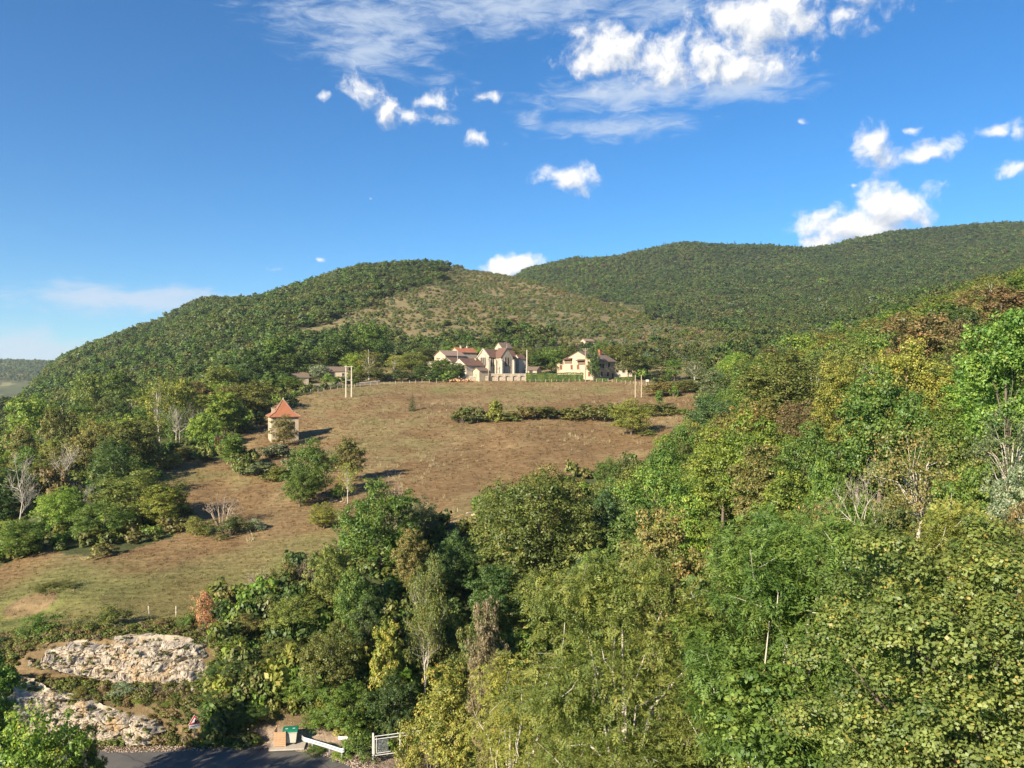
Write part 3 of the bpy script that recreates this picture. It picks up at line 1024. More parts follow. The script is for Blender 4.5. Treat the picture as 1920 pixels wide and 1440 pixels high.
# ------------------------------------------------------------------ single plants, left to right by area
LW = [  # wood and thickets on the left
    ('dark green bush at the left edge of the photo beside the meadow', 38, 975, 100, 100, 'F0', 'g'),
    ('bare pale tree with fanned branches near the left edge', 36, 848, 84, 122, 'D1', 'pk'),
    ('bare grey trees tangle beside the round dark tree', 112, 822, 80, 132, 'D0', 'pk'),
    ('brown leaved bush under the bare grey tangle', 108, 880, 70, 128, 'S1', 'br'),
    ('round very dark tree at the head of the grass strip', 212, 826, 84, 137, 'F1', 'dg'),
    ('brown topped tree above the bare grey tangle', 108, 765, 62, 165, 'B1', 'ob'),
    ('orange brown low tree near the left edge', 46, 797, 58, 165, 'B3', 'ob'),
    ('bright green broad tree high on the left edge', 62, 742, 96, 215, 'B0', 'lg'),
    ('tall many stemmed tree with yellow green top left of the pavilion', 300, 708, 74, 196, 'A1', 'yo'),
    ('second stem clump of the tall yellow green tree left of the pavilion', 336, 712, 66, 203, 'B2', 'yo'),
    ('dead pale tree with bare crown standing below the yellow green tree', 337, 750, 58, 178, 'D0', 'pk'),
    ('light green poplar like tree left of the orange roofed pavilion', 417, 736, 66, 184, 'T0', 'lg'),
    ('olive domed tree just behind the orange roofed pavilion', 487, 714, 84, 216, 'B1', 'ol'),
    ('tall bright tree rising above the dark grove at the hamlet', 527, 634, 72, 292, 'T0', 'g'),
    ('dark spreading tree left in the grove at the hamlet', 474, 656, 72, 276, 'B2', 'dg'),
    ('dark tree right in the grove behind the silver tree', 634, 622, 76, 318, 'B0', 'dg'),
    ('light crowned tree at the top right of the grove', 690, 604, 82, 336, 'B3', 'g'),
    ('dark tree between the grove and the birches', 712, 638, 62, 330, 'B1', 'dg'),
    ('olive tree in front of the dark grove', 412, 688, 84, 245, 'B0', 'ol'),
    ('olive brown tree beneath the hill left of the poplar', 372, 716, 62, 225, 'B2', 'ob'),
    ('green tree at the foot of the left hill', 226, 694, 74, 262, 'B3', 'g'),
    ('olive tree at the foot of the left hill near the edge', 168, 698, 66, 268, 'B0', 'ol'),
    ('light bush at the upper corner of the grass strip', 268, 872, 64, 140, 'S0', 'lg'),
    ('brownish olive thicket along the top of the grass strip', 357, 838, 68, 163, 'B1', 'ob'),
    ('green bush at the foot of the poplar like tree', 402, 812, 44, 168, 'S2', 'g'),
    ('green bush tapering down the strip below the pavilion', 434, 814, 52, 150, 'T1', 'g'),
    ('small rusty bush on the strip below the pavilion', 415, 818, 24, 156, 'S1', 'br'),
    ('olive shrub low on the strip below the pavilion', 452, 850, 50, 142, 'S3', 'ol'),
    ('grey green shrubs spilling below the pavilion', 492, 866, 76, 141, 'S0', 'gr'),
    ('dry greyish bush just below the pavilion front', 532, 832, 62, 158, 'S2', 'gr'),
    ('mixed green and brown tree hiding the pavilion front', 533, 779, 54, 172, 'F0', 'ob'),
    ('dark upright shrub against the pavilion left wall', 489, 772, 26, 192, 'T1', 'dg'),
    ('dark bush behind the pavilion on its right', 546, 740, 30, 222, 'S1', 'dg'),
    ('large yellow green thicket in the middle of the left meadow', 262, 884, 150, 112, 'F0', 'ol'),
    ('right flank of the large meadow thicket, yellowish', 305, 912, 90, 110, 'F1', 'yo'),
    ('green low side of the large meadow thicket', 190, 945, 120, 106, 'F2', 'g'),
    ('light green thicket between meadow and left wood', 118, 914, 92, 112, 'F1', 'lg'),
    ('thin bare tree behind the light green thicket', 152, 902, 50, 116, 'D0', 'pk'),
    ('small dark bush right of the large meadow thicket', 343, 938, 36, 112, 'S0', 'dg'),
    ('low olive shrubs right of the large meadow thicket', 366, 968, 64, 104, 'G0', 'ol'),
    ('dry pinkish leafless shrub on the meadow slope', 416, 926, 80, 108, 'D2', 'pk'),
    ('low green shrub under the dry pinkish shrub', 430, 968, 80, 103, 'G1', 'do'),
    ('small silvery shrub beside the dry pinkish shrub', 478, 972, 42, 105, 'G0', 'sv'),
    ('big green bush alone on the field below the pavilion', 585, 826, 88, 121, 'F0', 'g'),
    ('lower half of the big field bush, leafy to the ground', 562, 880, 72, 117, 'F2', 'g'),
    ('olive tree right of the big field bush casting a long shadow', 656, 822, 60, 133, 'B2', 'ob'),
    ('slender pale stemmed sapling by the white stones', 652, 868, 42, 117, 'A0', 'yo'),
    ('small green bush behind the slender sapling', 634, 905, 32, 121, 'G0', 'g'),
    ('silver green round tree beside the low farm building', 597, 684, 38, 286, 'B0', 'sv'),
    ('green bush at the left end of the field fence', 545, 706, 56, 256, 'B3', 'g'),
    ('tall airy birch above the field fence', 692, 657, 56, 283, 'A1', 'yo'),
    ('light green tree behind the tall airy birch', 664, 662, 54, 292, 'B1', 'lg'),
    ('yellowish tree right of the tall airy birch', 739, 664, 50, 292, 'A1', 'yo'),
    ('olive tree midway between birch and white house', 773, 661, 56, 300, 'B0', 'ol'),
    ('dark tree beside the field fence', 797, 682, 48, 290, 'B2', 'dg'),
    ('leafy green tree in front of the hamlet roofs', 826, 673, 58, 288, 'B3', 'g'),
    ('dark bush touching the white gabled house', 857, 681, 40, 285, 'B1', 'dg'),
    ('low dark bush under the yellowish tree by the fence', 724, 700, 40, 286, 'S0', 'dg'),
    ('light green tree peeping above the church roof', 902, 652, 36, 318, 'B0', 'lg'),
    ('dark tree behind the church nave', 928, 645, 40, 325, 'B1', 'dg'),
]
VT = [  # hamlet and upper field
    ('small dark conifer alone in the upper field', 773, 733, 15, 212, 'C0', 'bg'),
    ('dark tree standing right of the tall white church post', 1008, 660, 40, 300, 'T1', 'dg'),
    ('broad green tree between church and shuttered house', 1034, 654, 58, 303, 'B0', 'g'),
    ('dense round dark tree in front of the shuttered house', 1112, 651, 27, 284, 'B2', 'dg'),
    ('large horse chestnut like tree right of the shuttered house', 1178, 649, 52, 284, 'B3', 'do'),
    ('dark tree half hidden behind the large tree by the house', 1198, 668, 36, 292, 'B1', 'dg'),
    ('bright green tree above the shuttered house', 1128, 640, 34, 335, 'B0', 'g'),
    ('grey green pine right of the hamlet', 1240, 660, 44, 280, 'C1', 'do'),
    ('green tree right of the grey green pine', 1264, 672, 42, 276, 'B1', 'g'),
    ('grey leaved tree with pale trunk at the field corner', 1302, 674, 54, 262, 'A1', 'gr'),
    ('bushy brown green hedge tree beside the twin poles', 1238, 716, 68, 240, 'B2', 'ob'),
    ('green scrub tree at the upper right corner of the field', 1284, 712, 56, 244, 'B0', 'ol'),
    ('small bright lime green sapling in front of the twin poles', 1236, 733, 17, 214, 'T0', 'bl'),
    ('bright lime bush at the upper right corner of the field', 1263, 722, 22, 236, 'S0', 'bl'),
    ('yellow green tree alone on the right side of the field', 1184, 750, 84, 168, 'F0', 'yo'),
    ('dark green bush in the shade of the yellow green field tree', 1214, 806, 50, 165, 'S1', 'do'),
    ('blue green tree at the right edge of the field', 1332, 742, 84, 150, 'F1', 'bg'),
    ('grey green tree behind the blue green one at the field edge', 1346, 694, 76, 205, 'B3', 'gr'),
    ('grey tree right of the hamlet above the field edge', 1402, 684, 62, 215, 'B1', 'gr'),
    ('dark blue green bush at the field edge', 1292, 800, 70, 140, 'F0', 'bg'),
]
# the hedge that crosses the field, bush by bush
HB = [(866, 762, 44), (893, 763, 52), (925, 750, 34), (952, 768, 56), (990, 762, 60), (1030, 762, 66), (1072, 760, 66), (1112, 757, 62), (1148, 756, 52), (1218, 752, 52), (1254, 757, 56), (1280, 764, 34)]
HN = ['westernmost dark bush of the hedge crossing the field', 'second bush from the left in the hedge crossing the field', 'bush with a yellow tip in the hedge crossing the field',
      'low bush right of the yellow tipped one in the field hedge', 'fourth hedge bush, left of the middle of the field hedge', 'bush just left of the middle of the field hedge', 'bush at the middle of the field hedge',
      'bush just right of the middle of the field hedge', 'field hedge bush behind the lone yellow green tree', 'dark bush of the field hedge right of the lone tree', 'bush next to last at the right of the field hedge', 'rightmost small bush of the field hedge']
for k_, ((px, yt, w), lb, pr, cl) in enumerate(zip(HB, HN, ['S0', 'S1', 'S2', 'S3'] * 3, ['do', 'do', 'yo', 'ol', 'ob', 'ol', 'ol', 'do', 'ol', 'ol', 'do', 'ol'])):
    ptree(lb, px, yt + (1 if k_ % 3 else 5), w * 1.12, 196 - abs(px - 1080) * .012, pr, cl, name='hedge_bush', group='bushes of the hedge across the field')

RW = [  # wood on the right
    ('dark olive domed tree above the right wood', 1467, 662, 160, 132, 'F1', 'do'),
    ('yellowing tree beside the dark olive dome', 1565, 660, 62, 138, 'B1', 'yo'),
    ('rounded light green tree far up the right wood', 1506, 626, 84, 232, 'B0', 'lg'),
    ('pale green round tree highest before the wooded hill', 1576, 604, 48, 272, 'B3', 'lg'),
    ('mid green tree left of the russet tree', 1626, 628, 72, 172, 'B2', 'g'),
    ('large russet brown tree on the right slope', 1732, 588, 140, 132, 'B0', (.205, .165, .065)),
    ('orange brown tree touching the bright maple', 1804, 600, 70, 118, 'B1', 'br'),
    ('yellow green crown just above the russet tree', 1746, 575, 76, 178, 'B3', 'lg'),
    ('russet tree at the upper right edge of the photo', 1880, 538, 140, 146, 'B2', 'br'),
    ('straggly yellow brown tree left of the upper russet tree', 1826, 566, 46, 140, 'A1', 'yo'),
    ('bright green maple tall at the right edge', 1890, 584, 170, 50, 'F1', 'bl'),
    ('yellow and brown mottled tree below the russet tree', 1706, 642, 140, 94, 'F0', 'yo'),
    ('fresh green tree left of the bright maple', 1846, 668, 130, 64, 'F2', 'bl'),
    ('broad mid green tree in the middle of the right wood', 1648, 694, 190, 74, 'F0', 'g'),
    ('dense bright green tree below the broad mid green one', 1766, 762, 130, 62, 'F1', 'bl'),
    ('yellow olive tree left of the broad mid green tree', 1572, 688, 104, 86, 'F2', 'yo'),
    ('yellow green tree at the left flank of the right wood', 1420, 780, 150, 84, 'F1', 'lg'),
    ('light green tree lowest along the field edge of the right wood', 1352, 806, 130, 88, 'F0', 'lg'),
    ('brownish olive tree under the yellow green flank tree', 1425, 836, 116, 74, 'F2', 'ob'),
    ('blue green spreading tree beside the field edge', 1232, 858, 160, 92, 'F2', 'g'),
    ('small green bush at the bottom right of the field', 1140, 860, 56, 118, 'F0', 'g'),
    ('green tree under the yellow olive tree', 1512, 798, 116, 78, 'F1', 'g'),
    ('lime green spray beside the dead tree', 1548, 868, 76, 57, 'F0', 'bl'),
    ('dead tree with pale forked branches in the right wood', 1622, 842, 140, 50, 'D3', 'pk'),
    ('sparse olive tree with pale trunk right of the dead tree', 1712, 800, 180, 46, 'A3', 'ob'),
    ('mixed green tree left of the dead tree', 1478, 884, 124, 62, 'F2', 'lg'),
    ('light green tree below the blue green one', 1288, 932, 124, 66, 'F0', 'lg'),
    ('bright lime tree in the middle of the right wood', 1452, 972, 110, 50, 'F1', 'bl'),
    ('olive brown tree below the dead tree', 1536, 952, 130, 44, 'F0', 'ob'),
    ('pinkish brown topped tree above the yellow ash', 1238, 962, 160, 55, 'F1', 'ob'),
    ('pale leaved tree at the right edge under the maple', 1902, 878, 110, 35, 'F0', 'sv'),
    ('grey green sparse tree in front of the maple', 1886, 768, 130, 41, 'A3', 'gr'),
    ('orange brown tree at the right edge above the lime', 1905, 950, 100, 29, 'F2', 'br'),
    ('green tree filling the gap below the sparse olive tree', 1668, 960, 150, 40, 'F2', 'do'),
    ('green tree at the right between maple and yellow ash', 1816, 880, 130, 38, 'F1', 'g'),
    ('blue green tree right of the big oak', 1148, 918, 92, 92, 'F1', 'bg'),
    ('green tree between the big oak and the light green tree', 1196, 950, 110, 74, 'F2', 'g'),
    ('olive tree just behind the yellow ash, left side', 1115, 1035, 110, 60, 'F1', 'g'),
    ('light olive tree behind the yellow ash, right side', 1355, 1010, 130, 46, 'F2', 'ol'),
    ('green tree far right behind the bright maple', 1916, 640, 120, 80, 'B0', 'g'),
]
CW = [  # ravine in the middle and the bank above the lane
    ('leafy green tree at the near corner of the field', 714, 906, 150, 88, 'F0', 'g'),
    ('leafless twiggy bush behind the near corner tree', 735, 892, 60, 98, 'D2', 'pk'),
    ('grey olive bush right of the near corner tree', 790, 936, 70, 97, 'F2', 'gr'),
    ('withered brown tree beside the near corner tree', 770, 992, 64, 80, 'F1', 'ob'),
    ('slim birch with a white trunk above the gate', 800, 1042, 104, 63, 'K0', 'ol'),
    ('green bush wrapped round the foot of the white birch', 815, 1130, 110, 66, 'F2', 'do'),
    ('big dark oak in the ravine below the field', 1002, 893, 246, 84, 'O0', 'do'),
    ('brown tinged crown behind the big oak', 1032, 876, 130, 100, 'F0', 'ob'),
    ('olive shrub at the field edge left of the big oak', 926, 920, 66, 98, 'F1', 'ol'),
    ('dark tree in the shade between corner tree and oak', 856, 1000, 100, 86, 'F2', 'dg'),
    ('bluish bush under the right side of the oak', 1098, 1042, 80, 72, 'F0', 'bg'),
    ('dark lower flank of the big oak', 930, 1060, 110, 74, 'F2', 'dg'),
    ('withered pink leaved bush by the yellow ash', 912, 1136, 84, 46, 'F1', 'pk'),
    ('green bush left of the withered pink bush', 880, 1180, 80, 52, 'F2', 'do'),
    ('small yellow green tree alone below the white stones', 607, 944, 62, 104, 'F1', 'yo'),
    ('ivy covered tree left of the corner tree', 622, 1020, 100, 76, 'F2', 'ol'),
    ('ivy draped trunk below the corner tree', 662, 1075, 100, 70, 'F0', 'g'),
    ('yellow ivy column in the middle of the bank', 722, 1168, 62, 62, 'T0', 'yo'),
    ('tall ivy mound above the small white plate', 622, 1170, 110, 63, 'F1', 'ol'),
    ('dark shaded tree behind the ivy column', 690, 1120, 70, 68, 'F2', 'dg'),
    ('dark green bush above the white gate', 738, 1266, 100, 60, 'F0', 'dg'),
    ('green thicket behind the guardrail', 652, 1285, 110, 60, 'F2', 'g'),
    ('yellow leaved bush leaning over the white gate', 838, 1254, 130, 50, 'F0', 'yo'),
    ('orange leaved shrub at the end of the near posts', 384, 1108, 62, 70, 'G0', 'or'),
    ('dark shrub right of the orange leaved shrub', 412, 1128, 58, 70, 'G1', 'dg'),
    ('dry grey pink shrub above the bank', 487, 1062, 66, 79, 'D2', 'pk'),
    ('rust coloured shrub below the dry grey pink shrub', 500, 1098, 56, 76, 'G0', 'br'),
    ('dry grey shrub next to the ivy covered tree', 574, 1046, 54, 80, 'D2', 'pk'),
    ('olive shrub between the two dry shrubs', 536, 1052, 64, 79, 'G1', 'ob'),
    ('brown olive thicket on the brow of the bank', 452, 1152, 90, 69, 'F2', 'ob'),
    ('green thicket right on the brow of the bank', 552, 1122, 116, 70, 'F0', 'ol'),
    ('light ivy cushion at the right end of the rock face', 438, 1192, 64, 66, 'G0', 'lg'),
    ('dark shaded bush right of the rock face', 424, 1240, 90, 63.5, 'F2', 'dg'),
    ('olive bush in the middle of the bank above the lane', 500, 1252, 86, 63, 'F1', 'ol'),
    ('green bush in the bank above the bins', 572, 1262, 96, 62.5, 'F0', 'g'),
    ('ivy bush halfway up the bank above the lane', 530, 1200, 96, 66, 'F2', 'do'),
    ('dark low bush left of the bins', 450, 1322, 90, 60.6, 'G1', 'dg'),
    ('dark low bush behind the warning sign', 390, 1318, 70, 60.4, 'G0', 'dg'),
    ('low green bush on the earth bank right of the bins', 600, 1330, 70, 60.6, 'G0', 'g'),
    ('green shrub on top of the rock face near the left edge', 74, 1152, 90, 69, 'G0', 'g'),
    ('twiggy green shrub on top of the rock face by the posts', 200, 1142, 96, 69.5, 'G1', 'ol'),
    ('small olive shrub between the two rock top shrubs', 145, 1168, 56, 69, 'G0', 'ol'),
    ('small green shrub beside the near posts', 352, 1152, 36, 70, 'G1', 'g'),
    ('grey green broom like shrub on the rock ledge', 232, 1282, 56, 62.2, 'G0', 'sv'),
    ('dry brown bush right of the broom like shrub', 286, 1290, 54, 62.5, 'D2', 'pk'),
    ('yellow green weed clump on the ledge edge', 262, 1318, 44, 61.3, 'G1', 'lg'),
    ('green weeds on the ledge beside the warning sign', 318, 1330, 60, 61.2, 'G0', 'ol'),
    ('low olive bush on the eroded bank at the left', 98, 1104, 90, 82, 'G0', 'ol'),
    ('dark bush at the far left edge above the rock', 4, 1195, 50, 67, 'G1', 'dg'),
    ('leafy tree top in the bottom left corner', 62, 1338, 200, 42, 'F0', 'lg'),
    ('small leafy crown right of the corner tree top', 158, 1366, 70, 44, 'F1', 'lg'),
    ('dark leafy tree at the left edge in front of the rock', -22, 1222, 120, 47, 'F2', 'g'),
    ('ivy sprawling between guardrail and white gate', 672, 1368, 86, 57.4, 'G1', 'g'),
    ('low weeds under the guardrail', 600, 1398, 60, 57.8, 'G0', 'g'),
    ('weeds by the foot of the gate post', 640, 1405, 50, 57.0, 'G1', 'lg'),
]
CW += [
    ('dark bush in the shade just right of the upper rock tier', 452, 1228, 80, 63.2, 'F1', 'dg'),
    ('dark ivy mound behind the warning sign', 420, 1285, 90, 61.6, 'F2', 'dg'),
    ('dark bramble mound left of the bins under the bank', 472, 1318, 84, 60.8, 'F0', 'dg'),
    ('low bramble between rock ledge and warning sign', 340, 1296, 60, 62.0, 'G1', 'do'),
    ('small dry bush at the right end of the upper rock tier', 398, 1188, 40, 66.5, 'D2', 'br'),
    ('brown bracken clump on the brow above the rock', 300, 1160, 44, 69.5, 'G0', 'br'),
    ('small brown bush at the left end of the upper rock tier', 60, 1212, 50, 66, 'G1', 'ob'),
    ('leafy weeds hanging over the middle of the lower rock tier', 150, 1290, 54, 61.5, 'G0', 'ob'),
    ('yellow leaved spray in front of the white gate', 770, 1352, 70, 55.6, 'G0', 'yo'),
    ('brown twiggy spray at the right end of the white gate', 806, 1372, 60, 55.4, 'D2', 'ob'),
    ('grey green bush left below the pavilion', 505, 838, 48, 160, 'S3', 'gr'),
    ('olive bush beside the grey green one below the pavilion', 470, 842, 52, 152, 'S0', 'ol'),
    ('leafy bush lowest on the strip below the pavilion', 515, 876, 64, 136, 'S2', 'ol'),
    ('bush joining the strip to the big field bush', 548, 862, 54, 138, 'S1', 'gr'),
    ('round green bush at the top of the strip', 386, 832, 50, 158, 'S0', 'ol'),
    ('low yellowish bush on the upper strip', 320, 852, 50, 152, 'S3', 'yo')]
CW += [  # trees left of the frame that shade the rock and the lane
    ('second leafy tree beyond the left picture edge by the lane', -480, 1180, 240, 50, 'F1', 'g'),
    ('leafy tree below the left picture edge nearest the eye', -240, 1290, 220, 40, 'F2', 'lg')]
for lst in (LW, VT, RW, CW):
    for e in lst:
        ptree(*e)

# garden shrubs and low trees of the hamlet
GS = [(552, 712, 34, 268, 'S0', 'g', 'green shrub beside the small brown roofed shed'), (578, 706, 30, 282, 'B1', 'do', 'dull shrub tree between shed and silver tree'), (612, 700, 26, 282, 'S2', 'g', 'shrub at the foot of the silver tree'),
      (646, 706, 34, 274, 'S1', 'ol', 'olive shrub behind the concrete twin pole'), (672, 694, 44, 276, 'B2', 'ol', 'bushy olive tree left of the airy birch'), (706, 690, 40, 279, 'B0', 'do', 'bushy tree right of the airy birch'),
      (752, 694, 46, 282, 'B3', 'dg', 'dark low tree behind the middle of the fence'), (782, 700, 34, 284, 'S0', 'dg', 'dark shrub left of the dark tree by the fence'), (812, 698, 40, 284, 'S3', 'dg', 'dark shrub under the leafy hamlet tree'),
      (842, 696, 40, 283, 'S1', 'g', 'green shrub left of the log pile'), (872, 688, 24, 287, 'S2', 'dg', 'dark shrub at the corner of the white gabled house'), (748, 668, 50, 318, 'B1', 'ol', 'olive tree behind the fence birches'),
      (800, 650, 52, 330, 'B0', 'do', 'dull olive tree behind the hamlet roofs at left'), (842, 648, 44, 336, 'B2', 'g', 'green tree behind the pinkish roof'), (876, 650, 40, 334, 'B3', 'do', 'dull tree behind the orange red roof'),
      (960, 648, 44, 332, 'B1', 'do', 'dull tree behind the church tower'), (990, 652, 40, 326, 'B0', 'do', 'dull tree behind the white church post'), (1062, 650, 50, 326, 'B2', 'do', 'dull tree behind the cream house gable'),
      (1150, 646, 44, 330, 'B3', 'ol', 'olive tree behind the cream house chimney'), (1214, 668, 44, 300, 'B1', 'do', 'dull tree right of the white cottage'), (1205, 690, 34, 284, 'S0', 'g', 'green shrub right of the low cottage hedge'),
      (580, 664, 56, 300, 'B2', 'do', 'dull tree above the small shed'), (610, 650, 60, 312, 'B0', 'g', 'green tree above the silver tree'), (655, 640, 60, 320, 'B1', 'do', 'dull tree above the low farm building'),
      (556, 660, 60, 290, 'B3', 'dg', 'dark tree behind the shed in the grove'), (438, 690, 60, 255, 'B1', 'dg', 'dark tree at the left foot of the grove')]
for px, yt, w, d, pr, cl, lb in GS:
    ptree(lb, px, yt, w, d, pr, cl, group='shrubs and trees around the hamlet')

# trees nearest the eye, leaf by leaf
def near(label, px, ytop, w, d, maker, colr, name, mat_=None, **k):
    x = (px - 960) / F * d
    H_ = CZ - (ytop - 720) / F * d - float(gz(x, d)) + .1
    W_ = w * d / F
    PROTO['tmp'] = maker(W_, H_, **k)
    o = plant(label, x, d, W_, H_, 'tmp', colr, rz=0.0, name=name, cat='tree', jit=.02)
    return o


near('dark green ash with drooping leaflets right of centre, front row', 1500, 975, 400, 25, lambda W_, H_: make_compound(501, W_, H_, .42, 32, .14, 12, .37, 32), 'g', 'ash_tree')
near('large yellow tinged ash in the front row, left of the dark ash', 1185, 1040, 450, 29, lambda W_, H_: make_compound(502, W_, H_, .40, 36, .14, 12, .37, 30), (.178, .205, .046), 'ash_tree')
near('yellow green ash behind the lime at the right edge', 1812, 960, 240, 25, lambda W_, H_: make_compound(503, W_, H_, .45, 18, .18, 10, .46, 26), 'yo', 'ash_tree')
near('yellow green ash leaning over the lane by the gate', 960, 1245, 260, 34, lambda W_, H_: make_compound(504, W_, H_, .35, 16, .18, 10, .46, 24), 'yo', 'ash_tree')
near('broad leaved lime with yellowing leaves in the bottom right corner', 1830, 1015, 620, 16, lambda W_, H_: make_broad(505, W_, H_, .5, 42, .14, 15, .36, 150, .066, .86, trunk=.2, stems=24), 'li', 'lime_tree')
near('low green tree in the gap between the two front ashes', 1420, 1260, 240, 23, lambda W_, H_: make_broad(506, W_, H_, .4, 16, .17, 12, .42, 50, .13, .6, trunk=.12, bark=PALE_BARK), 'g', 'leafy_tree')

# ------------------------------------------------------------------ woods too far or too dense to count: instanced stuff
SH = {}


def shadow_protos():
    """small cheap crowns for the hill woods"""
    out = []
    for i in range(5):
        rg = np.random.default_rng(900 + i)
        W_, H_ = 6.0, (6.2, 7, 5.4, 7.6, 6)[i]
        lb = lobes_in(W_, H_, H_ * .56, H_ * .44, 7, .24, rg)
        P, D, idx, C = crown_points(lb, 6, .5, 9, rg)
        P[:, 2] = np.maximum(P[:, 2], .1)
        out.append(leaves_mesh('wood_crown', P, D, idx, .80, rg, .8, m=LEAF_I, soft=.9, centre=np.array([0, 0, H_ * .3])))
    rg = np.random.default_rng(960)
    cm, _, _, _ = make_conifer(961, 4.2, 9, 8, .8, LEAF_I, 7)
    out.append(cm)
    return out


def small_protos():
    out = []
    for i in range(3):
        rg = np.random.default_rng(930 + i)
        lb = [np.array([*(rg.normal(0, .5, 2)), rg.uniform(.5, 1.1), rg.uniform(.5, .8)]) for _ in range(5)]
        P, D, idx, C = crown_points(lb, 6, .5, 9, rg)
        P[:, 2] = np.maximum(P[:, 2], .03)
        out.append(leaves_mesh('thicket', P, D, idx, .36, rg, .7, m=LEAF_I, soft=.6, centre=np.array([0, 0, .1])))
    return out


def grass_protos():
    out = []
    for i in range(3):
        rg = np.random.default_rng(950 + i)
        n = 14
        b = rg.normal(0, .09, (n, 2))
        h = rg.uniform(.12, .34, n)
        a = rg.uniform(0, 6.28, n)
        ln = rg.normal(0, .12, (n, 2))
        w = .018
        v0 = np.stack([b[:, 0] - np.cos(a) * w, b[:, 1] - np.sin(a) * w, 0 * h], -1)
        v1 = np.stack([b[:, 0] + np.cos(a) * w, b[:, 1] + np.sin(a) * w, 0 * h], -1)
        v2 = np.stack([b[:, 0] + ln[:, 0], b[:, 1] + ln[:, 1], h], -1)
        V_ = np.stack([v0, v1, v2], 1).reshape(-1, 3)
        out.append(np_mesh('tuft', V_, np.arange(3 * n), 3, {'lr': ('FACE', 'FLOAT', rg.uniform(0, 1, n)), 'cr': ('FACE', 'FLOAT', rg.uniform(0, 1, n))}, False, LEAF_I))
    return out


def proto_collection(name, meshes):
    c = bpy.data.collections.new(name)
    for i, me in enumerate(meshes):
        o = bpy.data.objects.new('%s_%02d' % (name, i), me)
        c.objects.link(o)
    return c


def stuff(name, label, cat, pts, scl, tint, vi, collection):
    n = len(pts)
    me = bpy.data.meshes.new(name)
    me.vertices.add(n)
    me.vertices.foreach_set('co', np.asarray(pts, np.float32).reshape(-1))
    a = me.attributes.new('scl', 'FLOAT_VECTOR', 'POINT')
    a.data.foreach_set('vector', np.asarray(scl, np.float32).reshape(-1))
    a = me.attributes.new('rotz', 'FLOAT', 'POINT')
    a.data.foreach_set('value', rng.uniform(0, 6.28, n).astype(np.float32))
    a = me.attributes.new('vi', 'INT', 'POINT')
    a.data.foreach_set('value', np.asarray(vi, np.int32))
    a = me.attributes.new('tint', 'FLOAT_COLOR', 'POINT')
    a.data.foreach_set('color', np.concatenate([np.clip(tint, .008, .9), np.ones((n, 1))], -1).astype(np.float32).reshape(-1))
    o = link(name, me)
    tag(o, label, cat, kind='stuff')
    g = bpy.data.node_groups.new(name, 'GeometryNodeTree')
    g.interface.new_socket('Geometry', in_out='INPUT', socket_type='NodeSocketGeometry')
    g.interface.new_socket('Geometry', in_out='OUTPUT', socket_type='NodeSocketGeometry')
    N, L = g.nodes, g.links
    gi, go = N.new('NodeGroupInput'), N.new('NodeGroupOutput')
    ip = N.new('GeometryNodeInstanceOnPoints')
    ci = N.new('GeometryNodeCollectionInfo')
    ci.inputs['Collection'].default_value = collection
    ci.inputs['Separate Children'].default_value = True
    ci.inputs['Reset Children'].default_value = True

    def na(nm, t):
        q = N.new('GeometryNodeInputNamedAttribute')
        q.data_type = t
        q.inputs['Name'].default_value = nm
        return q.outputs['Attribute']
    L.new(gi.outputs[0], ip.inputs['Points'])
    L.new(ci.outputs[0], ip.inputs['Instance'])
    ip.inputs['Pick Instance'].default_value = True
    L.new(na('vi', 'INT'), ip.inputs['Instance Index'])
    L.new(na('scl', 'FLOAT_VECTOR'), ip.inputs['Scale'])
    cx = N.new('ShaderNodeCombineXYZ')
    L.new(na('rotz', 'FLOAT'), cx.inputs[2])
    L.new(cx.outputs[0], ip.inputs['Rotation'])
    L.new(ip.outputs[0], go.inputs[0])
    md = o.modifiers.new('scatter', 'NODES')
    md.node_group = g
    return o


WOODC = proto_collection('wood_crowns', shadow_protos())
THICK = proto_collection('thickets', small_protos())
TUFT = proto_collection('tufts', grass_protos())
pal = {k: np.array(v) for k, v in COLR.items()}


def jgrid(x0, x1, y0, y1, step):
    gx, gy = np.meshgrid(np.arange(x0, x1, step), np.arange(y0, y1, step), indexing='ij')
    x = gx.ravel() + rng.uniform(-.45, .45, gx.size) * step
    y = gy.ravel() + rng.uniform(-.45, .45, gy.size) * step
    return x, y


def in_view(x, y, m=.80):
    return (np.abs(x / y) < m) & (y > 5)


def tints(x, y, names, wts, seed, sc=30.):
    """species drift in patches plus tree to tree chance"""
    n = len(x)
    t = fbm(x / sc, y / sc, seed, 3) * .62 + rng.uniform(0, 1, n) * .38
    t = np.argsort(np.argsort(t)) / max(n, 1)
    cw = np.cumsum(wts) / np.sum(wts)
    k = np.searchsorted(cw, t)
    C = np.array([pal[q] for q in names])[np.clip(k, 0, len(names) - 1)]
    return C * (1 + rng.normal(0, .09, (n, 1))) * (1 + rng.normal(0, .03, (n, 3)))


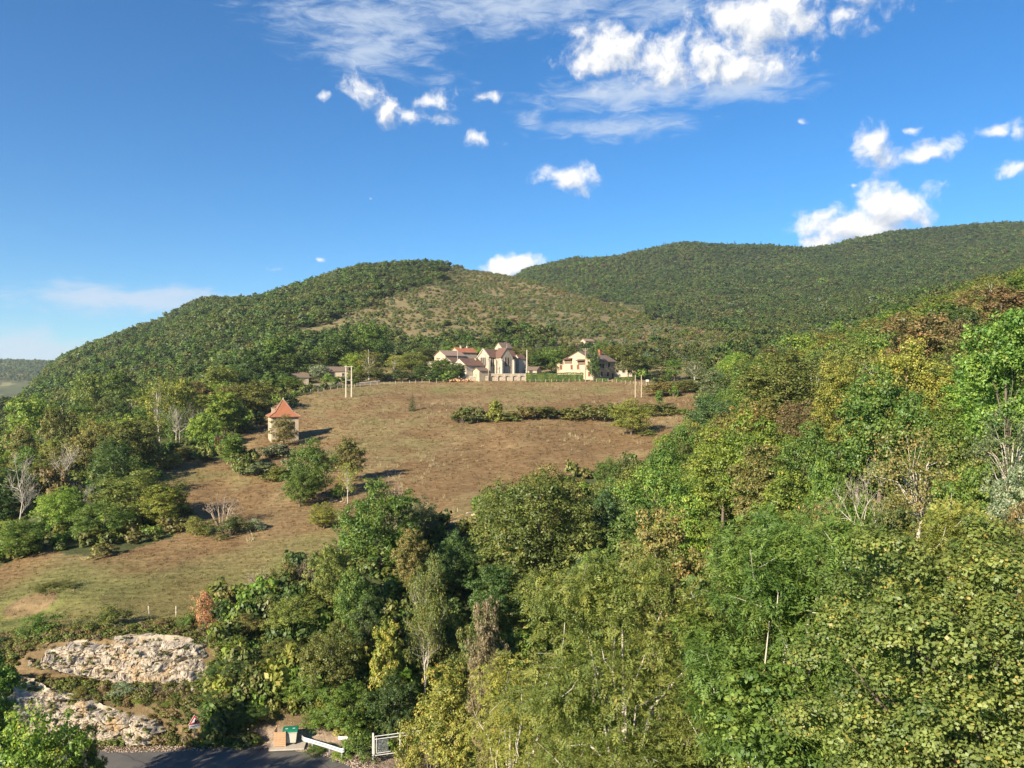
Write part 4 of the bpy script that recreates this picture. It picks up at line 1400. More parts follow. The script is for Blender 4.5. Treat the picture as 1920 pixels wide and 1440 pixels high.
# --- single trees filling the middle distance of both woods
auto = []
x, y = jgrid(-330, 330, 60, 262, 8.2)
ok = in_view(x, y, .74) & ~is_field(x, y) & ~inside(VILLAGE, x, y) & ~inside(ROAD_POLY, x, y)
u = x / y
ok &= ((u < -.28) & (y > 120)) | ((u > .26) & (y > 92))
x, y = x[ok], y[ok]
KEEP = [(470, 600, 742, 830), (600, 1320, 600, 960), (1040, 1330, 840, 990), (500, 740, 640, 960)]
cnt = {}
MARKS = [(36, 880, 'the bare pale tree at the left edge'), (112, 850, 'the bare grey tangle'), (212, 870, 'the round very dark tree'), (108, 790, 'the brown topped tree'), (62, 775, 'the bright broad tree at left'),
         (318, 750, 'the tall yellow green tree'), (337, 790, 'the dead pale tree'), (417, 775, 'the light green poplar'), (487, 755, 'the olive domed tree'), (474, 690, 'the dark hamlet grove'), (412, 720, 'the olive tree before the grove'),
         (226, 725, 'the green tree under the left hill'), (530, 790, 'the pavilion'), (262, 950, 'the large meadow thicket'), (1467, 720, 'the dark olive dome'), (1565, 700, 'the yellowing tree'), (1506, 650, 'the rounded light tree'),
         (1576, 620, 'the pale round tree'), (1732, 630, 'the large russet tree'), (1880, 570, 'the upper russet tree'), (1890, 680, 'the bright maple'), (1648, 760, 'the broad mid green tree'), (1302, 705, 'the pale trunked grey tree'),
         (1240, 700, 'the grey green pine'), (1332, 780, 'the blue green field edge tree'), (1420, 830, 'the yellow green flank tree'), (1402, 720, 'the grey tree above the field')]


def locate(what, px, py):
    for k, (mx, my, nm) in enumerate(sorted(MARKS, key=lambda q: math.hypot(q[0] - px, q[1] - py))[:6]):
        dx, dy = px - mx, py - my
        rel = ('right of' if dx > 0 else 'left of') if abs(dx) > 1.1 * abs(dy) else ('below' if dy > 0 else 'above')
        r = math.hypot(dx, dy)
        how = 'just ' if r < 45 else 'well ' if r > 110 else ''
        lab = '%s %s%s %s' % (what, how, rel, nm)
        if lab not in cnt:
            return lab
        for ex in ('smaller ', 'larger ', 'farther '):
            if ex + lab not in cnt:
                return ex + lab
    return lab


for xx, yy in sorted(zip(x, y), key=lambda p: p[1]):
    if any((xx - a) ** 2 + (yy - b) ** 2 < (r * .75 + 2) ** 2 for a, b, r in PLACED):
        continue
    h = random.uniform(6.5, 10.5) if xx < 0 else random.uniform(8, 12)
    w = h * random.uniform(.75, 1.0)
    if xx > 0 and yy < 130:
        h *= .75
        w = h * .95
    px = 960 + xx / yy * F
    zt = float(zrel(xx, yy)) + h
    yt = 720 - zt / yy * F
    yb = 720 - (zt - h) / yy * F
    hw = w / 2 / yy * F
    if any(px + hw > a and px - hw < b and yt < d_ and yb > c for a, b, c, d_ in KEEP):
        continue
    left = xx < 0
    n_ = fbm(np.array([xx / 22]), np.array([yy / 22]), 77)[0] + random.uniform(-.16, .16)
    cl = 'dg' if n_ < .30 else 'g' if n_ < .42 else 'do' if n_ < .49 else 'ol' if n_ < .60 else 'lg' if n_ < .68 else 'ob' if n_ < .84 else 'br'
    pr = random.choice(['B0', 'B1', 'B2', 'B3', 'T0', 'T1']) if random.random() > .13 else random.choice(['A0', 'A2'])
    word = {'dg': 'dark green', 'do': 'dull olive', 'g': 'green', 'ol': 'olive', 'lg': 'light green', 'ob': 'brownish olive', 'br': 'rusty brown'}[cl]
    shape = 'thin leaved' if pr[0] == 'A' else 'upright' if pr[0] == 'T' else 'rounded'
    lab = locate(shape + ' ' + word + ' tree', px, (yt + yb) / 2)
    plant(lab, xx, yy, w, h, pr, cl, group='trees filling the left wood' if left else 'trees filling the right wood')
    cnt[lab] = cnt.get(lab, 0) + 1
AUTO_N = sum(cnt.values())

# --- hill woods
x, y = jgrid(-900, 1150, 225, 1000, 4.7)
u = x / y
ok = in_view(x, y, .78) & ~is_field(x, y) & ~inside(VILLAGE, x, y)
ok &= (y > 262) | ((y > 250) & (np.abs(u) > .3))
x, y = x[ok], y[ok]
sm = inside(SCRUB, x + (fbm(x / 40, y / 40, 25) - .5) * 150, y + (fbm(x / 40, y / 40, 26) - .5) * 200)
clump = fbm(x / 28, y / 28, 51, 3) + (fbm(x / 120, y / 120, 52, 2) - .5) * .6
keep = np.where(sm, clump > .68, True) & (rng.uniform(0, 1, len(x)) > np.where(y > 620, .25, .0))
x, y, sm = x[keep], y[keep], sm[keep]
px_, = (960 + x / y * F,)
n = len(x)
sz = rng.uniform(.6, 1.2, n) * (.55 + .9 * fbm(x / 45, y / 45, 58, 3)) * np.where(sm, .5, 1.0) * np.where(y < 330, .8, 1.0)
# low growth right behind the hamlet so the roofs stay clear
nearv = (np.abs(x / y) < .26) & (y < 420)
sz = np.where(nearv, sz * .62, sz)
tn = tints(x, y, ['dg', 'do', 'g', 'ol', 'gr', 'ob', 'br'], [.16, .34, .22, .18, .04, .06, .0], 61, 34) * np.array([.74, .80, .84])
tn = np.where(sm[:, None], tints(x, y, ['do', 'g', 'ol', 'gr', 'ob'], [.25, .2, .25, .2, .1], 62), tn)
stuff('hill_wood', 'mixed green and olive wood covering the hill behind the hamlet', 'wood', np.stack([x, y, gz(x, y) - .2], -1),
      np.stack([sz * 1.22, sz * 1.22, sz * rng.uniform(.8, 1.2, n)], -1), tn, np.where(rng.uniform(0, 1, n) < .04, 5, rng.integers(0, 5, n)), WOODC)
N1 = n
x, y = jgrid(-60, 1450, 1000, 1830, 6.6)
ok = in_view(x, y, .78)
x, y = x[ok], y[ok]
n = len(x)
sz = rng.uniform(.75, 1.4, n) * (.6 + .8 * fbm(x / 60, y / 60, 59, 3))
stuff('ridge_wood', 'dense green wood covering the long ridge on the right', 'wood', np.stack([x, y, gz(x, y) - .3], -1), np.stack([sz * 1.22, sz * 1.22, sz * rng.uniform(.8, 1.15, n)], -1),
      tints(x, y, ['dg', 'do', 'g', 'ol', 'lg', 'ob'], [.16, .34, .28, .17, .02, .03], 63, 60) * np.array([.70, .78, .80]), np.where(rng.uniform(0, 1, n) < .08, 5, rng.integers(0, 5, n)), WOODC)
N2 = n
x, y = jgrid(-760, 100, 1000, 1100, 8)
ok = in_view(x, y, .78)
x, y = x[ok], y[ok]
x2, y2 = jgrid(-2300, -1000, 1900, 2900, 11)
ok = in_view(x2, y2, .82) & (fbm(x2 / 120, y2 / 120, 41) < .66)
x, y = np.concatenate([x, x2[ok]]), np.concatenate([y, y2[ok]])
n = len(x)
sz = rng.uniform(1.1, 2.0, n)
stuff('far_wood', 'dark groves on the far plateau at the left horizon', 'wood', np.stack([x, y, gz(x, y) - .3], -1), np.stack([sz, sz, sz], -1), tints(x, y, ['dg', 'do', 'g'], [.4, .3, .3], 64, 60), rng.integers(0, 5, n), WOODC)

# --- scrub on the dry hillside
x, y = jgrid(-330, 420, 300, 900, 3.0)
ok = inside(SCRUB, x + (fbm(x / 40, y / 40, 25) - .5) * 150, y + (fbm(x / 40, y / 40, 26) - .5) * 200) & (fbm(x / 9, y / 9, 71, 3) + rng.uniform(-.25, .25, len(x)) > .49)
x, y = x[ok], y[ok]
n = len(x)
sz = rng.uniform(.5, 1.5, n)
stuff('hill_scrub', 'low grey green scrub dotted over the dry stony hillside', 'scrub', np.stack([x, y, gz(x, y) - .1], -1), np.stack([sz * 1.1, sz * 1.1, sz], -1),
      tints(x, y, ['gr', 'do', 'ol', 'ob', 'pk'], [.34, .16, .24, .14, .12], 65), rng.integers(0, 3, n), THICK)

# --- undergrowth beneath the woods and along their edges
x, y = jgrid(-260, 300, 14, 330, 2.3)
ok = in_view(x, y, .78) & ~is_field(x + rng.normal(0, 1, len(x)), y + rng.normal(0, 1, len(x))) & ~inside(ROAD_POLY, x, y) & ~inside([(-22, 57), (-5, 54), (-5, 60.6), (-22, 61.2)], x, y)
ok &= ~((np.abs(x / y) < .24) & (y > 262)) & ~((x < -19) & (y < 73)) & ~((x / y < -.05) & (y < 57))
ok &= ~inside(VILLAGE, x, y)
x, y = x[ok], y[ok]
keep = rng.uniform(0, 1, len(x)) < np.where(y < 120, .9, .55)
x, y = x[keep], y[keep]
n = len(x)
sz = rng.uniform(.6, 1.5, n)
stuff('undergrowth', 'tangled green undergrowth beneath the trees', 'undergrowth', np.stack([x, y, gz(x, y) - .1], -1), np.stack([sz, sz, sz * rng.uniform(.7, 1.3, n)], -1),
      tints(x, y, ['dg', 'do', 'g', 'ol', 'ob', 'lg'], [.22, .22, .24, .18, .08, .06], 66, 14), rng.integers(0, 3, n), THICK)
# young growth closing the canopy of the right wood and the ravine
def coppice_protos():
    out = []
    for i in range(3):
        rg = np.random.default_rng(970 + i)
        lb = lobes_in(5., 5., 2.6, 2.4, 16, .17, rg)
        P, D, idx, C = crown_points(lb, 10, .45, 18, rg)
        P[:, 2] = np.maximum(P[:, 2], .05)
        out.append(leaves_mesh('coppice', P, D, idx, .2, rg, .62, m=LEAF_I, soft=.5, centre=np.array([0, 0, 1.2])))
    return out


COPP = proto_collection('coppices', coppice_protos())
x, y = jgrid(-8, 190, 30, 240, 3.4)
u = x / y
ok = in_view(x, y, .78) & ~is_field(x - 1.5, y) & ~is_field(x, y) & ~inside(VILLAGE, x, y) & ~inside(ROAD_POLY, x, y) & (u > np.interp(y, [30, 60, 90, 130, 160, 240], [-.02, -.08, .0, .19, .24, .27]))
x, y = x[ok], y[ok]
n = len(x)
sz = rng.uniform(.55, 1.15, n) * np.interp(y, [30, 60, 120], [.7, .9, 1.1])
stuff('young_growth', 'young green growth closing the gaps between the trees of the right wood', 'young trees', np.stack([x, y, gz(x, y) - .2], -1), np.stack([sz, sz, sz * rng.uniform(.8, 1.25, n)], -1),
      tints(x, y, ['g', 'lg', 'ol', 'do', 'bl', 'yo', 'ob'], [.26, .16, .2, .14, .1, .07, .07], 69, 12), rng.integers(0, 3, n), COPP)
# ivy and bramble blanket on the bank between rock face and gate
x, y = jgrid(-26, -5.5, 58.6, 80, .52)
ok = ~inside(FIELD, x, y) & ~inside(ROAD_POLY, x, y) & ~inside([(-19.6, 57), (-13.4, 57), (-13.4, 60.2), (-16.5, 61.3), (-19.6, 60.4)], x, y) & ~((x < -23.5) & (y < 61.5)) & ~((y < 59.6) & (x > -13.4) & (x < -10)) & ~((y < 57.5) & (x < -5.5))
ok &= ~((x < -23.8) & (y < 66.3))
x, y = x[ok], y[ok]
n = len(x)
sz = rng.uniform(.22, .62, n) * (1 + .9 * (fbm(x / 2.2, y / 2.2, 83) > .55))
stuff('bank_ivy', 'ivy and bramble blanket covering the bank above the lane', 'ivy', np.stack([x, y, gz(x, y) - .05], -1), np.stack([sz, sz, sz * rng.uniform(.8, 1.6, n)], -1),
      tints(x, y, ['dg', 'g', 'ol', 'do', 'lg', 'yo', 'ob'], [.14, .24, .2, .14, .12, .08, .08], 68, 4), rng.integers(0, 3, n), THICK)
# weeds on the rock ledges and the verge
x, y = jgrid(-48, -20, 58.8, 76, .36)
zn = fbm(x / 1.6, y / 1.6, 81, 3)
ok = ((y > 66.2) | ((y > 61.0) & (y < 63.4)) | (y < 59.2) | ((x > -29) & (y > 59.3) & (y < 63.4)) | ((x > -25.5) & (y > 60)) | (x < -41.5)) & (zn > .30) & ~is_field(x, y)
x, y = x[ok], y[ok]
n = len(x)
sz = rng.uniform(.10, .36, n)
stuff('ledge_weeds', 'dry weeds and grass on the rock ledges', 'weeds', np.stack([x, y, gz(x, y)], -1), np.stack([sz * 1.2, sz * 1.2, sz], -1), tints(x, y, ['ol', 'ob', 'pk', 'do', 'br'], [.30, .28, .12, .22, .08], 67, 4),
      rng.integers(0, 3, n), THICK)

# --- grass: short tufts over the pasture
x, y = jgrid(-95, 75, 66, 285, .95)
ok = in_view(x, y, .78) & is_field(x, y)
x, y = x[ok], y[ok]
keep = rng.uniform(0, 1, len(x)) < np.clip(95 / y, .16, 1) * (.35 + .9 * fbm(x / 5, y / 5, 90, 3))
x, y = x[keep], y[keep]
n = len(x)
sz = rng.uniform(.6, 1.5, n) * np.clip(y / 100, 1, 1.7)
gi = np.clip(np.searchsorted(UG, x / y) - 1, 0, nu - 1)
gj = np.clip(np.searchsorted(DG, y) - 1, 0, ndp - 1)
base = ccol[gi, gj]
tn = base * (1 + rng.normal(.10, .14, (n, 1)))
dry = rng.uniform(0, 1, n) < .03
tn = np.where(dry[:, None], np.array([.34, .27, .15]) * (1 + rng.normal(0, .15, (n, 1))), tn)
stuff('pasture_grass', 'short dry and green grass tufts over the sloping pasture', 'grass', np.stack([x, y, gz(x, y) - .02], -1), np.stack([sz * 1.5, sz * 1.5, sz * .8], -1), tn, rng.integers(0, 3, n), TUFT)
N3 = n
x, y = rng.uniform(-60, 60, 9000), rng.uniform(95, 230, 9000)
ok = is_field(x, y) & (fbm(x / 16, y / 16, 95, 2) > .5)
x, y = x[ok][:320], y[ok][:320]
n = len(x)
sz = rng.uniform(1.3, 2.6, n)
stuff('dry_stalks', 'pale dry stalks left standing in the brown pasture', 'dry stalks', np.stack([x, y, gz(x, y) - .02], -1), np.stack([sz, sz, sz * 1.3], -1), np.array([.42, .35, .21]) * (1 + rng.normal(0, .15, (n, 1))), rng.integers(0, 3, n), TUFT)
print('auto trees', AUTO_N, 'hill', N1, 'ridge', N2, 'grass', N3, 'placed', len(PLACED))
# ------------------------------------------------------------------ materials of built things
PLASTER = mat('plaster', (.43, .355, .255), .9, .12, .7, .2, col2=(.33, .265, .185))
WHITE_PL = mat('white_plaster', (.50, .44, .35), .9, .10, .8, .15, col2=(.40, .34, .27))
STONE = mat('church_stone', (.36, .31, .24), .9, .25, 1.2, .6, col2=(.22, .19, .15), detail=9)
STONE_P = mat('pale_dressed_stone', (.44, .39, .31), .85, .2, 2.0, .3)
RUBBLE = mat('rubble', (.34, .285, .215), .95, .3, 2.4, .8, col2=(.17, .14, .105), detail=10)
DARK = mat('dark_opening', (.025, .022, .02), .6, .2, 3)
SHUT = mat('red_brown_shutter', (.17, .058, .032), .7, .15, 4)
WOOD = mat('weathered_wood', (.34, .26, .17), .9, .3, 5, .4)
PALEWOOD = mat('pale_post_wood', (.40, .335, .24), .9, .2, 6, .3)
CONCRETE = mat('pole_concrete', (.40, .365, .285), .85, .12, 2, .2)
STEEL = mat('galvanised_steel', (.62, .64, .66), .42, .08, 3, .1, metal=.75)
WHITE_MET = mat('white_painted_metal', (.50, .50, .48), .5, .10, 4)
GLASS = mat('window_glass', (.03, .04, .05), .12, .1, 2, spec=.6)


def tile_mat(name, a, b, pitch=.42):
    m = bpy.data.materials.new(name)
    m.use_nodes = True
    N, L = m.node_tree.nodes, m.node_tree.links
    p = N['Principled BSDF']
    p.inputs['Roughness'].default_value = .85
    tc = N.new('ShaderNodeTexCoord')
    wv = N.new('ShaderNodeTexWave')
    wv.wave_type = 'BANDS'
    wv.bands_direction = 'X'
    wv.inputs['Scale'].default_value = 1.0 / pitch * .5
    wv.inputs['Distortion'].default_value = .6
    L.new(tc.outputs['Object'], wv.inputs[0])
    n = N.new('ShaderNodeTexNoise')
    n.inputs['Scale'].default_value = 1.3
    n.inputs['Detail'].default_value = 8
    n.inputs['Roughness'].default_value = .75
    L.new(tc.outputs['Object'], n.inputs[0])
    mx = N.new('ShaderNodeMix')
    mx.data_type = 'RGBA'
    mx.inputs[6].default_value = (*a, 1)
    mx.inputs[7].default_value = (*b, 1)
    r = N.new('ShaderNodeMapRange')
    r.inputs['From Min'].default_value = .3
    r.inputs['From Max'].default_value = .7
    L.new(n.outputs[0], r.inputs[0])
    L.new(r.outputs[0], mx.inputs[0])
    L.new(mx.outputs[2], p.inputs['Base Color'])
    bp = N.new('ShaderNodeBump')
    bp.inputs['Distance'].default_value = .06
    bp.inputs['Strength'].default_value = .7
    L.new(wv.outputs[0], bp.inputs['Height'])
    L.new(bp.outputs[0], p.inputs['Normal'])
    MATS[name] = m
    return m


TILE_O = tile_mat('orange_clay_tile', (.36, .135, .06), (.25, .088, .042))
TILE_R = tile_mat('red_brown_tile', (.150, .075, .048), (.090, .052, .038))
TILE_B = tile_mat('brown_old_tile', (.175, .120, .085), (.105, .078, .060))
TILE_P = tile_mat('pinkish_tile', (.26, .175, .130), (.18, .125, .092))


def gable_body(L_, Wd, hw, hr, w=0.0):
    """house body: ridge along local x, gable ends at x=+-L/2; closed solid up to the roof planes"""
    mb = MB()
    a, b = L_ / 2, Wd / 2
    v = [(-a, -b, -1.5), (a, -b, -1.5), (a, b, -1.5), (-a, b, -1.5), (-a, -b, hw), (a, -b, hw), (a, b, hw), (-a, b, hw), (-a, 0, hw + hr), (a, 0, hw + hr)]
    mb.v = v
    mb.f = [[0, 1, 5, 4], [2, 3, 7, 6], [0, 4, 8, 7, 3], [1, 2, 6, 9, 5], [4, 5, 9, 8], [6, 7, 8, 9], [0, 3, 2, 1]]
    return mb


def gable_roof(L_, Wd, hw, hr, over=.35, th=.16, end=.3):
    mb = MB()
    a = L_ / 2 + end
    sl = hr / (Wd / 2)
    b = Wd / 2 + over
    for s in (-1, 1):
        p = [(s * b, hw - over * sl + .05), (0, hw + hr + .05), (0, hw + hr + .05 + th), (s * b, hw - over * sl + .05 + th)]
        base = len(mb.v)
        mb.v += [(-a, y, z) for y, z in p] + [(a, y, z) for y, z in p]
        q = [[0, 1, 2, 3], [7, 6, 5, 4], [0, 4, 5, 1], [1, 5, 6, 2], [2, 6, 7, 3], [3, 7, 4, 0]]
        mb.f += [[base + i for i in f] for f in q]
    return mb


def opening(parent, face, u, z, w, h, L_, Wd, shutters=None, frame=None, name='window', pane=None, arch=False):
    """window or door set on a wall: reveal slab, pane, sill; face 'x-','x+','y-','y+'"""
    def P(mb, du, dz, ww, hh, dp, off):
        if face[0] == 'x':
            s = -1 if face[1] == '-' else 1
            mb.box((s * (L_ / 2 + off), u + du, z + dz), (dp, ww, hh))
        else:
            s = -1 if face[1] == '-' else 1
            mb.box((u + du, s * (Wd / 2 + off), z + dz), (ww, dp, hh))
    mb = MB()
    t = .13
    P(mb, -w / 2 - t / 2, 0, t, h + 2 * t, .14, .03)
    P(mb, w / 2 + t / 2, 0, t, h + 2 * t, .14, .03)
    P(mb, 0, h / 2 + t / 2, w, t, .14, .03)
    P(mb, 0, -h / 2 - t / 2, w, t, .20, .05)
    o = mb.build(name, frame or STONE_P, parent)
    mp = MB()
    P(mp, 0, 0, w, h, .03, .006)
    mp.build('pane' if name == 'window' else 'leaf', pane or GLASS, o)
    if shutters:
        for s in (-1, 1):
            ms = MB()
            if shutters == 'closed':
                P(ms, s * w / 4, 0, w / 2 - .03, h, .05, .055)
            else:
                P(ms, s * (w * .78 + t), 0, w / 2, h, .05, .13)
            ms.build('shutter', SHUT, o)
    return o


def house(name, label, cat, px, d, yaw, L_, Wd, hw, hr, wall, roof, dz=0.0, over=.35, ybase=None):
    p = at(px, d)
    o = empty(name, (p.x, p.y, p.z + dz), yaw)
    tag(o, label, cat)
    gable_body(L_, Wd, hw, hr).build('wall', wall, o)
    r = gable_roof(L_, Wd, hw, hr, over).build('roof', roof, o)
    return o, r


def chimney(parent, x, y, z0, h, s=.6, m=None):
    mb = MB()
    mb.box((x, y, z0 + h / 2), (s, s * .8, h))
    mb.box((x, y, z0 + h + .05), (s * 1.25, s * 1.05, .12))
    return mb.build('chimney', m or PLASTER, parent)


# ------------------------------------------------------------------ church: nave with gable to the left, transept gable to the front, tower behind
def church():
    d = 294.5
    yaw = math.radians(38)
    p = at(930, d)
    o = empty('church', (p.x, p.y, CZ + 3.7), yaw)
    tag(o, 'pale stone church with tall narrow windows and brown tiled gables', 'church')
    n = np.array([math.cos(yaw), math.sin(yaw)])
    # nave, local x along the ridge
    Ln, Wn, hw, hr = 14.0, 7.0, 6.4, 2.9
    MBn = gable_body(Ln, Wn, hw, hr)
    MBn.v = [(x + 1.0, y, z) for x, y, z in MBn.v]
    MBn.build('nave_wall', STONE, o)
    R = gable_roof(Ln, Wn, hw, hr, .3, .18, .05)
    R.v = [(x + 1.0, y, z) for x, y, z in R.v]
    rf = R.build('nave_roof', TILE_R, o)
    # coping stones along the left gable
    cp = MB()
    for s in (-1, 1):
        b = Wn / 2 + .25
        cp.box((-6.05, s * b / 2, hw + hr / 2 + .16), (.55, math.hypot(b, hr) + .25, .3), 0, -s * math.atan2(hr, Wn / 2))
    cp.build('gable_coping', STONE_P, o)

    def sub(cx, cy, rz, L2, W2, h2, r2, wm, rm, nm):
        e = MB()
        g = gable_body(L2, W2, h2, r2)
        ro = gable_roof(L2, W2, h2, r2, .25, .18, .12)
        c, s = math.cos(rz), math.sin(rz)
        for q in (g, ro):
            q.v = [(cx + x * c - y * s, cy + x * s + y * c, z) for x, y, z in q.v]
        a = g.build(nm + '_wall', wm, o)
        b = ro.build(nm + '_roof', rm, o)
        return a, b
    # transept towards the viewer (local -y)
    sub(.1, -4.2, math.radians(90), 5.2, 5.6, 6.3, 3.5, STONE, TILE_R, 'transept')
    # tower behind with its gabled cap
    sub(5.4, 2.2, 0, 5.2, 4.6, 10.2, 2.0, PLASTER, TILE_B, 'tower')
    # sacristy block at the right end
    sub(9.0, -3.3, 0, 3.4, 3.4, 6.0, 1.5, STONE_P, TILE_R, 'sacristy')
    # buttresses
    for x, y, h in ((-6.2, -3.7, 4.8), (-3.2, -3.7, 5.2), (-2.75, -6.95, 5.0), (2.95, -6.95, 5.0), (-6.2, 3.6, 4.8)):
        mb = MB()
        mb.box((x, y - .35, h / 2 - .5), (.6, .8, h + 1))
        mb.box((x, y - .2, h + .2), (.6, .5, .5), 0, math.radians(30))
        mb.build('buttress', STONE_P, o)
    # tall lancets: three in the left gable, two in the side wall, two in the transept, one in shade on the right
    for u in (-1.25, 0, 1.25):
        q = opening(o, 'x-', u, 4.6, .8, 3.4, 12.0, 7, frame=STONE, pane=DARK)
    for u in (-4.4, -3.9 + .55):
        opening(o, 'y-', u - .3, 4.5, .6, 3.2, 14, 7, frame=STONE, pane=DARK)
    for u in (-.55, .65):
        opening(o, 'y-', u + .05, 4.6, .75, 3.3, 14, 13.6, frame=STONE, pane=DARK)
    opening(o, 'y-', 5.2, 4.6, .55, 3.0, 14, 7, frame=STONE_P, pane=DARK)
    # tower openings
    opening(o, 'y-', 5.4, 9.0, .8, 1.2, 14, -.2, frame=STONE_P, pane=DARK)
    # small cross on the transept gable
    mb = MB()
    mb.box((.1, -6.7, 10.6), (.12, .12, 1.4)).box((.1, -6.7, 10.8), (.7, .12, .12))
    mb.build('cross', STONE_P, o)


church()

# retaining wall with blind arches under the church
def arch_wall():
    d = 284.5
    x0, x1 = (918 - 960) / F * d, (987 - 960) / F * d
    z0 = CZ + 1.15
    o = empty('retaining_wall', (x0, d, z0))
    tag(o, 'low rubble retaining wall with small arches below the church', 'wall')
    Lw, h = x1 - x0, 2.5
    back = MB().box((Lw / 2, .55, h / 2 - .6), (Lw, .4, h + 1.2))
    back.build('backing', RUBBLE, o)
    k = 5
    seg = Lw / k
    for i in range(k + 1):
        w = .95 if 0 < i < k else .6
        MB().box((min(max(i * seg, w / 2), Lw - w / 2), .12, h / 2 - .6), (w, .5, h + 1.2)).build('pier', RUBBLE, o)
    for i in range(k):
        c = (i + .5) * seg
        r = seg / 2 - .4
        poly = [(c - seg / 2 + .3, h - .02), (c + seg / 2 - .3, h - .02)]
        poly += [(c + math.cos(t) * r * 1.02, h - 1.35 + math.sin(t) * r * .8) for t in np.linspace(0, math.pi, 9)]
        MB().prism(poly, -.08, .34).build('arch', RUBBLE, o)
    MB().box((Lw / 2, .2, h + .1), (Lw + .2, .8, .16)).build('coping', STONE_P, o)


arch_wall()

def plain_wall(label, pxa, pxb, d, h, m, th=.45, dza=0, da=None):
    a, b = at(pxa, da or d), at(pxb, d)
    v = b - a
    o = empty('garden_wall', (a.x, a.y, a.z), math.atan2(v.y, v.x))
    tag(o, label, 'wall')
    Lw = math.hypot(v.x, v.y)
    n = max(2, int(Lw / 2.2))
    sl = v.z / Lw
    for i in range(n):
        c = (i + .5) * Lw / n
        MB().box((c, 0, sl * c + h / 2 - .4), (Lw / n - .01, th, h + .8 + random.uniform(-.05, .05))).build('wall_bay', m, o)
    MB().tube([(-.1, 0, h + .06), (Lw + .1, 0, h + .06 + v.z)], .16, 4).build('capping', STONE_P, o)
    return o


plain_wall('grey garden wall running left from the church', 866, 916, 285, 1.5, RUBBLE)
plain_wall('low pale wall by the field below the birches', 668, 712, 276, .7, RUBBLE, da=270)
plain_wall('broken low stone wall at the left end of the hamlet', 566, 640, 268, .8, RUBBLE, da=258)

# ------------------------------------------------------------------ houses of the hamlet
o, r = house('house', 'white gabled house beside the church with brown roof', 'house', 880, 291, math.radians(40), 9.5, 9.0, 4.6, 2.7, WHITE_PL, TILE_R, .3)
chimney(r, 2.4, -1.0, 5.8, 1.6, .8)
o, r = house('annex', 'small low annex with dark roof in front of the church', 'outbuilding', 901.5, 286, math.radians(38), 4.2, 4.0, 3.1, 1.0, PLASTER, TILE_B, .4)
MB().box((-2.12, .2, 1.0), (.06, 1.1, 2.0)).build('door', WOOD, o)
o, r = house('house', 'long house with pinkish tiled roof at the left of the hamlet', 'house', 843, 305, math.radians(36), 9, 8.5, 5.4, 2.0, PLASTER, TILE_P, 1.8)
opening(o, 'x-', 1.2, 3.4, .9, 1.2, 9, 8.5)
opening(o, 'x-', -1.6, 3.4, .9, 1.2, 9, 8.5)
o, r = house('house', 'house with bright orange red roof behind the white gabled house', 'house', 869, 312, math.radians(36), 8.5, 7, 5.4, 1.9, PLASTER, TILE_O, 2.1)
chimney(r, -1.6, -.6, 6.6, 1.5, .7, WHITE_PL)
chimney(r, 1.6, -.3, 6.8, 1.3, .6, WHITE_PL)
o, r = house('house', 'small pale house with grey brown roof half hidden by the leafy tree', 'house', 823, 298, math.radians(35), 8, 7, 3.2, 1.6, WHITE_PL, TILE_P, .8)
opening(o, 'y-', .6, 1.6, .9, 1.1, 8, 7)
o, r = house('house', 'low gabled house whose pale front shows above the dark bush', 'house', 853, 296, math.radians(40), 7, 6, 5.0, 1.5, WHITE_PL, TILE_R, .8)
o, r = house('farm_building', 'low farm building with grey brown roof beside the silver tree', 'barn', 632, 290, math.radians(14), 8.0, 6.0, 2.7, 1.6, PLASTER, TILE_B, 0)
opening(o, 'y-', -2.0, 1.2, 2.2, 2.3, 8.0, 6.0, name='door', pane=DARK, frame=WOOD)
opening(o, 'y-', 2.2, 1.5, 1.0, 1.0, 8.0, 6.0)
o, r = house('shed', 'small shed with brown roof at the left end of the hamlet', 'shed', 563, 276, math.radians(20), 5.5, 4.5, 2.4, 1.2, RUBBLE, TILE_B, 0)
MB().box((-.6, -2.28, .9), (1.3, .06, 1.9)).build('door', WOOD, o)
o, r = house('shed', 'dark little shed with tilted roof right of the white church post', 'shed', 1000, 296, math.radians(-28), 5.0, 4.0, 1.9, 1.1, RUBBLE, TILE_B, .8)
MB().box((0, -2.04, .9), (1.4, .06, 1.7)).build('door', DARK, o)
o, r = house('cottage', 'white ground floor cottage under the large tree right of the shuttered house', 'cottage', 1165, 297, math.radians(4), 7.5, 5.5, 2.8, 1.5, WHITE_PL, TILE_B, .6)
for u in (-2.2, 0.2, 2.4):
    opening(o, 'y-', u, 1.3, .9, 1.3, 7.5, 5.5, pane=DARK)
o, r = house('stone_hut', 'small sunlit ruin with tan roof high on the scrub hillside', 'hut', 1101, 395, math.radians(30), 5.5, 4.5, 2.0, 1.2, PLASTER, TILE_P, 0)
MB().box((-3.26, 0, .9), (.06, 1.0, 1.8)).build('door', DARK, o)


